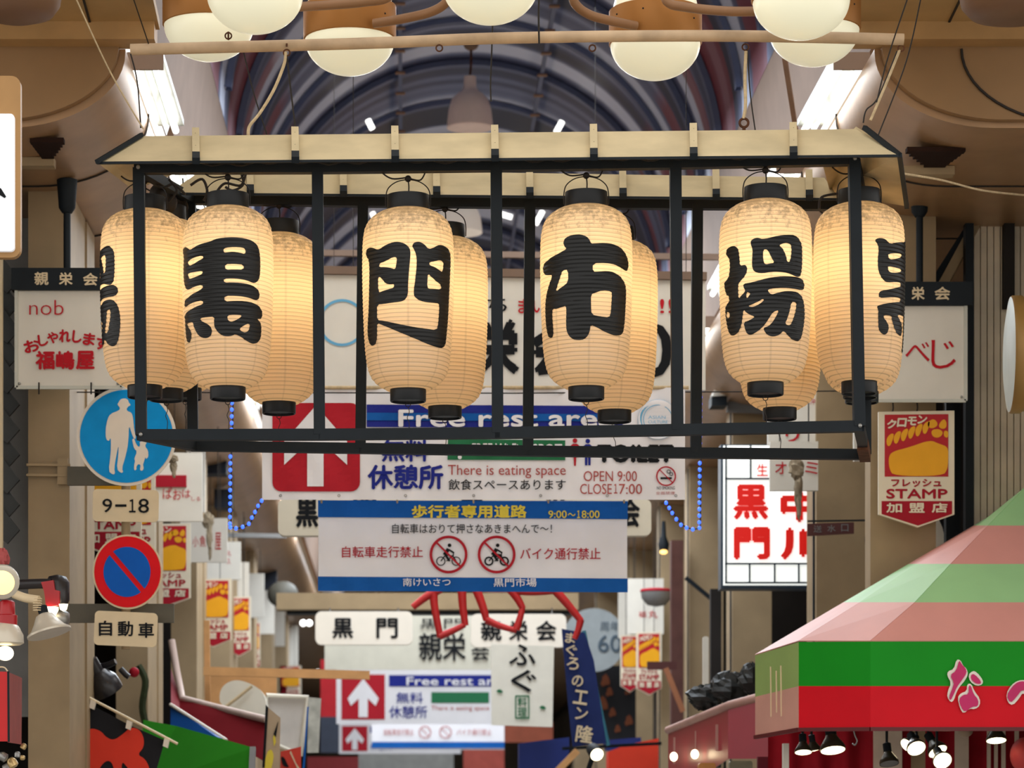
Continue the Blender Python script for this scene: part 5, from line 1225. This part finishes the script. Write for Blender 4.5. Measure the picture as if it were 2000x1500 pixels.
mb = MB(); mb.lathe([(.172, .02), (.178, .03), (.17, .05), (.1, .06)], P(1282, 1160, 31), 20); mb.build('rim', M_maroon, o, True)
o = thing('camera_box', 'white and black camera box left of the rightmost front lantern', 'camera', P(1412, 790, 26))
MB().pslab([(1398, 752), (1424, 750), (1420, 772), (1392, 774)], 26, .3).build('housing', M_white, o)
MB().rslab(1390, 773, 1420, 792, 26.02, .25).build('front', M_iron, o)
MB().bar(P(1420, 795, 26.2), P(1500, 798, 26.2), .09).build('arm', M_gray, o)
def cloth(x, y0, y1, w_, D, label):
    return crumple([(x, y0+(y1-y0)*.18, w_, (y1-y0)*.17), (x+w_*.2, y0+(y1-y0)*.5, w_*.55, (y1-y0)*.3), (x+w_*.3, y0+(y1-y0)*.82, w_*.32, (y1-y0)*.2)], D, label, M_cloth, 'cloth', 'tied_cloth')
cloth(1556, 895, 1012, 15, 20.2, 'grey tied cloth hanging in front of the lit box sign')
cloth(407, 1000, 1092, 11, 26.5, 'grey tied cloth hanging in front of the left white panels')
cloth(336, 888, 932, 13, 20.5, 'grey tied cloth peeking out right of the blue walking sign')
tag(MB().bar(P(398, 1311, 25), P(722, 1319, 25), .075).build('wooden_pole', M_wood, None), 'long pale wooden pole crossing low in front of the far banner', 'pole')
tag(MB().bar(P(404, 1212, 25.2), P(406, 1400, 25.2), .05, .05).build('wooden_post', M_wood, None), 'pale wooden upright under the blurred stamp signs on the left', 'post')
tag(MB().rslab(402, 1318, 540, 1392, 25.6, .05).build('wooden_board', M_wood, None), 'pale wooden board behind the white tubs on the left', 'board')
mb = MB(); mb.lathe([(.02, .09), (.14, .08), (.2, .0), (.2, -.02)], P(552, 1160, 37), 20, Matrix.Rotation(R(60), 3, 'X'))
tag(mb.build('round_fan', mat('dark_grey_round', (84, 82, 74), .5), None, True), 'dark grey round fan at the end of the left white panels', 'fan')

# ------------------------------------------------------------------ left foreground: stall roofs, lamps, red box, noren
M_awg = mat('bright_green_awning', (46, 140, 30), .5, .3, .06, 3); M_awm = mat('maroon_awning', (134, 30, 40), .5, .3, .1, 3); M_awb = mat('blue_awning', (20, 88, 170), .5, .3, .12, 3)
o = thing('green_awning', 'bright green stall awning at the bottom left behind the black curtain', 'awning', P(400, 1500, 20))
multi('awning_cloth', [((P(280, 1406, 20.6), P(345, 1418, 20.4), P(494, 1460, 19.6), P(488, 1540, 19.4), P(270, 1540, 20.2)), M_awg)], o)
MB().bar(P(494, 1461, 19.6), P(489, 1560, 19.4), .04).build('edge_post', M_gray, o)
o = thing('blue_awning', 'small blue awning wedge between the maroon and green ones', 'awning', P(390, 1430, 21))
multi('awning_cloth', [((P(333, 1378, 21.4), P(440, 1444, 20.6), P(425, 1440, 20.6), P(333, 1424, 21.2)), M_awb)], o)
mb = MB(); mb.tube([P(333, 1376, 21.38), P(442, 1446, 20.58)], .014, 6); mb.build('white_edge', M_rim, o, True)
o = thing('maroon_awning', 'maroon stall awning with a pinkish white top edge on the left', 'awning', P(430, 1470, 22))
multi('awning_cloth', [((P(334, 1306, 22.6), P(352, 1366, 22.4), P(350, 1390, 22.3), P(334, 1378, 22.3)), M_awm), ((P(352, 1366, 22.4), P(520, 1408, 21.5), P(518, 1488, 21.2), P(440, 1444, 21.7), P(350, 1390, 22.3)), M_awm)], o)
mb = MB(); mb.tube([P(335, 1250, 22.55), P(345, 1310, 22.5), P(356, 1364, 22.4), P(400, 1376, 22.2), P(522, 1406, 21.45)], .028, 8); mb.build('top_edge', mat('pinkish_white_edge', (214, 190, 180), .5), o, True)
M_tub = mat('white_styrofoam', (232, 226, 210), .6, .2, .06, 5)
tag(MB().slab([P(*p, 23.5) for p in chaikin([(428, 1345), (455, 1326), (490, 1334), (520, 1356), (520, 1410), (430, 1385)], 2)], (0, .3, 0)).build('white_tub', M_tub, None), 'rounded white tub resting on the maroon awning edge', 'tub')
mb = MB(); mb.tube([P(436, 1384, 23.44), P(465, 1362, 23.44), P(492, 1340, 23.44)], .014, 6)
tag(mb.build('tub_rope', M_rope, None, True), 'pinkish rope slanting across the rounded white tub', 'rope')
o = thing('white_tray', 'tilted white tray with a raised rim right of the rounded tub', 'tray', P(560, 1480, 24))
b = MB().pslab([(524, 1358), (598, 1362), (592, 1420), (586, 1470), (545, 1452), (522, 1400)], 24, .06).build('tray_base', mat('tray_grey_white', (206, 200, 194), .6), o)
mb = MB(); mb.tube([P(*p, 23.97) for p in ((522, 1358), (600, 1362), (594, 1420), (588, 1474), (544, 1456), (520, 1400))], .022, 6, closed=True); mb.build('rim', M_tub, o, True)
tag(MB().pslab([(603, 1362), (627, 1364), (622, 1470), (600, 1470)], 24.4, .04).build('price_board', mat('pale_multicolour_board', (190, 190, 180), .6, .2, .3, 9), None), 'narrow pale board right of the tilted white tray', 'board')
tag(MB().pslab([(600, 1380), (603, 1380), (592, 1540), (588, 1540)], 23.6, .02).build('blue_stick', M_blue, None), 'thin blue stick in front of the narrow pale board', 'stick')
o = thing('poster', 'tall narrow yellow and black poster under the white tray', 'poster', P(530, 1500, 21))
b = MB().pslab([(519, 1378), (548, 1402), (544, 1560), (513, 1560)], 21, .01).build('sheet', mat('beige_poster', (196, 170, 140), .6), o)
mb = MB(); mb.shape([chaikin([(520, 1470), (530, 1462), (535, 1475), (532, 1495), (526, 1510), (515, 1510)], 1)], 20.99); mb.shape([[(533, 1440), (537, 1432), (539, 1450), (535, 1458)]], 20.99); mb.build('yellow_lettering', M_lemon, b)
mb = MB(); mb.shape([[(519, 1376), (524, 1382), (517, 1500), (512, 1500)]], 20.985); mb.shape([[(534, 1434), (542, 1412), (544, 1408), (539, 1440)]], 20.985); mb.build('black_edge', M_black, b)
o = thing('poster', 'small orange red poster with a dark shape at the bottom left of centre', 'poster', P(568, 1500, 22))
b = MB().pslab([(548, 1468), (588, 1458), (588, 1560), (546, 1560)], 22, .01).build('sheet', mat('orange_red_poster', (216, 66, 50), .6), o)
mb = MB(); mb.shape([chaikin([(548, 1476), (556, 1480), (560, 1490), (566, 1500), (552, 1496)], 1)], 21.99); mb.build('dark_shape', M_black, b)
mb = MB(); mb.shape([[(566, 1470), (568, 1466), (578, 1490), (588, 1505), (584, 1508)]], 21.985); mb.build('pale_streak', M_cream, b)
# black shop curtain with a red bow
o = thing('shop_curtain', 'black shop curtain with a big red bow print hung from a thin slanting pole', 'curtain', P(250, 1500, 18.6))
b = MB().pslab([(150, 1363), (184, 1380), (255, 1417), (322, 1446), (305, 1505), (290, 1560), (150, 1560)], 18.6, .01).build('cloth', mat('black_cloth', (38, 38, 42), .85, .15, .15, 5), o)
bow = [[(150, 1436), (178, 1421), (198, 1428), (207, 1440), (222, 1446), (240, 1434), (255, 1420), (272, 1424), (281, 1440), (281, 1460), (268, 1474), (284, 1482), (294, 1505), (290, 1540), (262, 1520), (250, 1500), (236, 1484), (240, 1540), (225, 1540), (222, 1490), (206, 1484), (188, 1510), (186, 1540), (150, 1540), (150, 1500), (178, 1478), (150, 1470)]]
MB().shape([chaikin(bow[0], 2)], 18.59).build('red_bow', mat('red_bow_print', (224, 62, 44), .7, .2, .05), b)
mb = MB(); mb.tube([P(140, 1345, 18.57), P(347, 1453, 18.57)], .009, 8); mb.build('pole', M_cream, o, True)
for x, y in ((180, 1374), (251, 1414), (324, 1449)):
    MB().pslab([(x-3, y-8), (x+7, y-4), (x+3, y+12), (x-6, y+8)], 18.55, .05).build('tie_loop', M_rim, o)
o = thing('black_lamp', 'black clamp lamp pointing down, left below the car plate', 'lamp', P(214, 1365, 18.9))
Mx = Matrix.Rotation(R(-28), 3, 'Y') @ Matrix.Rotation(R(20), 3, 'X')
M_blk = mat('glossy_black_metal', (38, 36, 40), .3, .5, .1)
mb = MB(); mb.lathe([(.105, 0), (.107, .02), (.1, .09), (.06, .15), (.045, .16), (.045, .25), (.03, .26)], P(212, 1352, 18.9), 24, Mx); mb.build('shade', M_blk, o, True)
mb = MB(); mb.tube([P(170, 1296, 18.95), P(190, 1302, 18.95), P(208, 1300, 18.92), P(226, 1292, 18.9)], .022, 8, smooth=4); mb.tube([P(235, 1306, 18.9), P(246, 1318, 18.9), P(252, 1322, 18.9)], .02, 8); mb.build('arm', M_blk, o, True)
mb = MB(); mb.ball(P(262, 1313, 19.4), .035, 8)
tag(mb.build('red_ball', M_maroon, None, True), 'dark red ball right of the black clamp lamp', 'ball')
mb = MB(); mb.tube([P(270, 1300, 22.6), P(284, 1330, 22.6), P(278, 1380, 22.6), P(286, 1420, 22.6)], .03, 6, smooth=4)
tag(mb.build('green_plant', mat('dark_green_leaf', (52, 60, 36), .7, .2, .3, 20), None, True), 'dim dark green plant stem behind the black clamp lamp', 'plant')

M_alu = mat('brushed_white_shade', (214, 206, 190), .35, .5, .06, 6, metal=.2)
M_rlamp = mat('red_lamp_body', (176, 24, 34), .35, .5, .1, 6)
o = thing('clamp_lamp', 'white conical clamp lamp with a red and black head in front of the tan column', 'lamp', P(96, 1246, 15.6))
s = 15.6/F; c = P(96, 1236, 15.6); Mx = Matrix.Rotation(R(-16), 3, 'Y') @ Matrix.Rotation(R(-6), 3, 'X')
mb = MB(); mb.lathe([(44*s, -2*s), (44*s, 2*s), (34*s, 9*s), (25*s, 22*s), (17*s, 36*s), (9*s, 40*s)], c, 32, Mx); mb.build('shade', M_alu, o, True)
mb = MB(); mb.lathe([(1e-4, 0), (41*s, -1*s)], c, 28, Mx); mb.build('lit_opening', M_bulb, o, True)
mb = MB(); mb.lathe([(10*s, 38*s), (10*s, 54*s), (6*s, 56*s)], c, 16, Mx); mb.build('socket', M_iron, o, True)
mb = MB()
for i in range(6): mb.torus(P(73, 1192-i*4.5, 15.6), 8*s, 1.2*s, Matrix.Rotation(R(90), 3, 'X').to_3x3(), 14)
mb.build('coil', M_cream, o, True)
mb = MB(); mb.tube([P(28, 1160, 15.65), P(50, 1168, 15.62), P(76, 1172, 15.6)], 9*s, 10, smooth=3); mb.build('arm', M_cream, o, True)
o = thing('clamp_lamp', 'red and black lamp head with a glowing half bulb, right of the white conical lamp', 'lamp', P(110, 1225, 15.9))
s = 15.9/F
mb = MB(); mb.tube([P(32, 1142, 15.9), P(75, 1140, 15.9), P(100, 1140, 15.9)], 10*s, 10, smooth=3); mb.build('arm', M_blk, o, True)
MB().pslab([(80, 1137), (104, 1133), (107, 1152), (116, 1154), (115, 1182), (90, 1186), (86, 1155)], 15.84, .05).build('red_cap', M_rlamp, o)
mb = MB(); mb.lathe([(20*s, -32*s), (24*s, -22*s), (24*s, 12*s), (17*s, 24*s), (1e-4, 28*s)], P(112, 1150, 15.95), 20); mb.build('head', M_blk, o, True)
mb = MB(); mb.lathe([(1e-4, -16*s), (10*s, -13*s), (16*s, -2*s), (16*s, 4*s)], P(98, 1190, 15.86), 20); mb.build('bulb', M_bulb, o, True)
mb = MB(); mb.lathe([(1e-4, -12*s), (6*s, -9*s), (9*s, 2*s)], P(124, 1182, 15.84), 18); mb.build('second_bulb', M_bulb, o, True)
mb = MB(); mb.lathe([(20*s, -12*s), (25*s, 0), (24*s, 14*s), (16*s, 20*s)], P(112, 1212, 16.0), 24); mb.build('silver_ring', M_steel, o, True)
o = thing('clamp_lamp', 'round lit lamp at the left edge facing the viewer, in a white ribbed ring', 'lamp', P(4, 1165, 15.2))
s = 15.2/F; Mx = Matrix.Rotation(R(-20), 3, 'Y') @ Matrix.Rotation(R(-68), 3, 'X')
mb = MB(); mb.lathe([(30*s, 0), (34*s, 2*s), (34*s, 12*s), (22*s, 26*s)], P(4, 1138, 15.2), 28, Mx); mb.build('ring', M_alu, o, True)
mb = MB(); mb.lathe([(1e-4, -4*s), (20*s, -2*s), (29*s, 2*s)], P(4, 1138, 15.2), 28, Mx); mb.build('lens', mat('warm_lens', (255, 226, 170), .3, .4, 0, estr=1.3, ergb=(255, 214, 140)), o, True)
o = thing('clamp_lamp', 'red necked lamp with a white bowl and bare bulb, lowest at the left edge', 'lamp', P(12, 1290, 15.3))
mb = MB(); mb.lathe([(20*s, 0), (20*s, 24*s), (16*s, 26*s), (15*s, 50*s), (10*s, 54*s)], P(14, 1226, 15.3), 20); mb.build('red_neck', M_rlamp, o, True)
mb = MB(); mb.lathe([(30*s, -36*s), (37*s, -32*s), (36*s, -16*s), (26*s, 2*s), (16*s, 8*s)], P(10, 1224, 15.3), 28); mb.build('bowl', M_alu, o, True)
mb = MB(); mb.ball(P(10, 1276, 15.3), 17*s, 10, .85); mb.build('bulb', M_bulb, o, True)
crumple([(4, 1090, 14, 18)], 15.5, 'pinkish red ribbed cloth end at the left edge above the lamps', mat('faded_red_cloth', (176, 84, 84), .7), 'cloth', 'red_cloth')
o = thing('red_box', 'red metal box at the bottom left edge in front of the tan column', 'box', P(15, 1460, 14.9))
M_rbox = mat('red_box_paint', (196, 22, 26), .4, .4, .06); M_rside = mat('brownish_red_box_side', (150, 64, 60), .5, .3, .15, 8)
multi('box_shell', [((P(-60, 1310, 14.9), P(15, 1312, 14.9), P(15, 1448, 14.9), P(-60, 1448, 14.9)), M_rbox), ((P(17, 1313, 14.9), P(43, 1324, 15.8), P(42, 1454, 15.8), P(17, 1450, 14.9)), M_rside)], o)
mb = MB(); mb.tube([P(16, 1311, 14.9), P(17, 1449, 14.9)], .006, 6); mb.build('corner_edge', M_iron, o, True)
mb = MB(); mb.tube([P(0, 1303, 14.95), P(9, 1304, 14.95), P(16, 1313, 14.95)], .004, 6, smooth=4); mb.build('handle', M_cream, o, True)
mb = MB()
for x in (23, 30, 35): mb.bar(P(x, 1335, 15.1+(x-17)*.034-.02), P(x, 1430, 15.1+(x-17)*.034-.02), .004, .003)
mb.build('yellow_lines', M_lemon, o); o.children[-1]['kind'] = 'stuff'
random.seed(3)
for i, (x, y, r) in enumerate(((6, 1478, 9), (24, 1490, 10), (34, 1474, 6), (46, 1458, 6), (14, 1500, 9), (44, 1480, 5))):
    mb = MB(); p = P(x, y, 15.3+.05*i); s = 15.3/F
    mb.lathe([(r*s*.5, -r*s), (r*s, -r*s*.7), (r*s, r*s*.4), (r*s*.6, r*s), (1e-4, r*s*1.1)], p, 14, Matrix.Rotation(R(30*i-60), 3, 'Y'))
    tag(mb.build('brass_fitting', mat('brass_fitting', (200, 172, 120), .3, .6, .2, 20, metal=.6) if i % 2 else M_steel, None, True), 'small metal lamp fitting in the cluster under the red box', 'fitting', 'metal fittings under the red box')
# left edge light box sign
o = thing('light_box_sign', 'white lit box sign with an ochre rounded frame at the upper left edge', 'sign', P(0, 500, 13.4))
MB().rslab(-190, 148, 40, 503, 13.4, .05, 18).build('frame', mat('ochre_sign_frame', (176, 134, 84), .5, .35, .1), o)
b = MB().rslab(-180, 222, 28, 490, 13.37, .03, 8).build('lit_face', mat('lit_grey_white_acrylic', (236, 238, 240), .4, .3, .02, estr=.35, ergb=(240, 245, 255)), o)
MB().shape([[(-30, 352), (2, 368), (12, 384), (9, 387), (-2, 380), (-30, 370)]], 13.365).build('brush_stroke', M_black, b)
# round drum lamp at the right edge
o = thing('round_wall_sign', 'round drum shaped sign seen from the side at the right edge', 'sign', P(1985, 805, 15.8))
s = 15.8/F; Mx = Matrix.Rotation(R(-6), 3, 'Z') @ Matrix.Rotation(R(-90), 3, 'Y')
c = P(1972, 693, 15.8)
mb = MB(); mb.lathe([(112*s, 0), (114*s, -.01), (114*s, -.06), (110*s, -.07), (110*s, -.34)], c, 48, Mx); mb.build('drum', mat('ochre_drum', (150, 116, 62), .45, .4, .15, 4, metal=.2), o, True)
mb = MB(); mb.lathe([(1e-4, .02), (80*s, .015), (111*s, 0)], c, 48, Mx); mb.build('face', mat('pale_drum_face', (196, 206, 200), .4), o, True)
o = thing('round_sign', 'round white sign with red and black strokes, half hidden behind the right column', 'sign', P(1770, 1130, 19.4))
b = MB().pslab(circ(1770, 1055, 76, 40, 78), 19.4, .08).build('disc', M_white, o)
mb = MB(); mb.shape([chaikin([(1694, 1010), (1712, 985), (1722, 1000), (1716, 1050), (1702, 1060)], 2)], 19.39); mb.build('red_stroke', M_red, b)
mb = MB(); mb.shape([chaikin([(1697, 1062), (1706, 1075), (1718, 1072), (1718, 1080), (1704, 1084)], 1)], 19.39); mb.tube([P(1770+78*math.cos(R(a)), 1055+80*math.sin(R(a)), 19.4) for a in range(0, 360, 10)], .012, 6, closed=True); mb.build('black_stroke', M_black, b)
tag(MB().rslab(1577, 1172, 1594, 1190, 24.5, .03).build('red_tag', M_red, None), 'small red tag under the glowing white box sign', 'tag')

# extra dark boxes, posts and braces half seen between the signs
for i, (x0, y0, x1, y1, D, lb) in enumerate(((399, 893, 442, 925, 30.3, 'dark box high among the left white panels, right of the tall panel edge'), (418, 955, 452, 992, 32, 'dark box behind the blue light string, below the higher dark box'), (500, 1098, 540, 1150, 42.3, 'dark screen box right of the left white panels'), (476, 1058, 520, 1070, 40, 'thin dark box lowest above the left white panel row'))):
    tag(MB().rslab(x0, y0, x1, y1, D, .3, 2).build('dark_box', mat('dark_slate_box', (38, 42, 52), .6, .2, .1), None), lb, 'box')
tag(MB().bar(P(440, 1045, 33), P(560, 1047, 33), .05).build('grey_rail', M_gray, None), 'grey rail crossing behind the foot of the left blue light string', 'rail')
tag(MB().rslab(1311, 1055, 1335, 1500, 30.2, .15).build('brown_post', mat('reddish_brown_post', (92, 60, 54), .6, .2, .2), None), 'reddish brown post left of the olive columns, right side', 'post')
tag(MB().bar(P(1339, 1128, 29), P(1392, 1172, 29), .04).build('dark_brace', M_iron, None), 'dark diagonal brace between two right columns', 'brace')
tag(MB().rslab(1388, 1150, 1409, 1500, 26.3, .1).build('dark_gap_strip', M_dark, None), 'dark strip as gap shade left of the column under the glowing white box sign', 'post')  # dark strip put in for the shade of the gap between columns
tag(MB().bar(P(1300, 1305, 28), P(1334, 1390, 28), .05).build('orange_bar', mat('orange_brown_bar', (170, 112, 80), .6), None), 'orange brown bar leaning at a right column above the dark red awning', 'bar')
tag(MB().rslab(1264, 1292, 1322, 1308, 29, .03).build('small_brown_sign', mat('dark_brown_plate', (88, 50, 48)), None), 'dark brown plate in front of the far right stamp signs', 'sign')
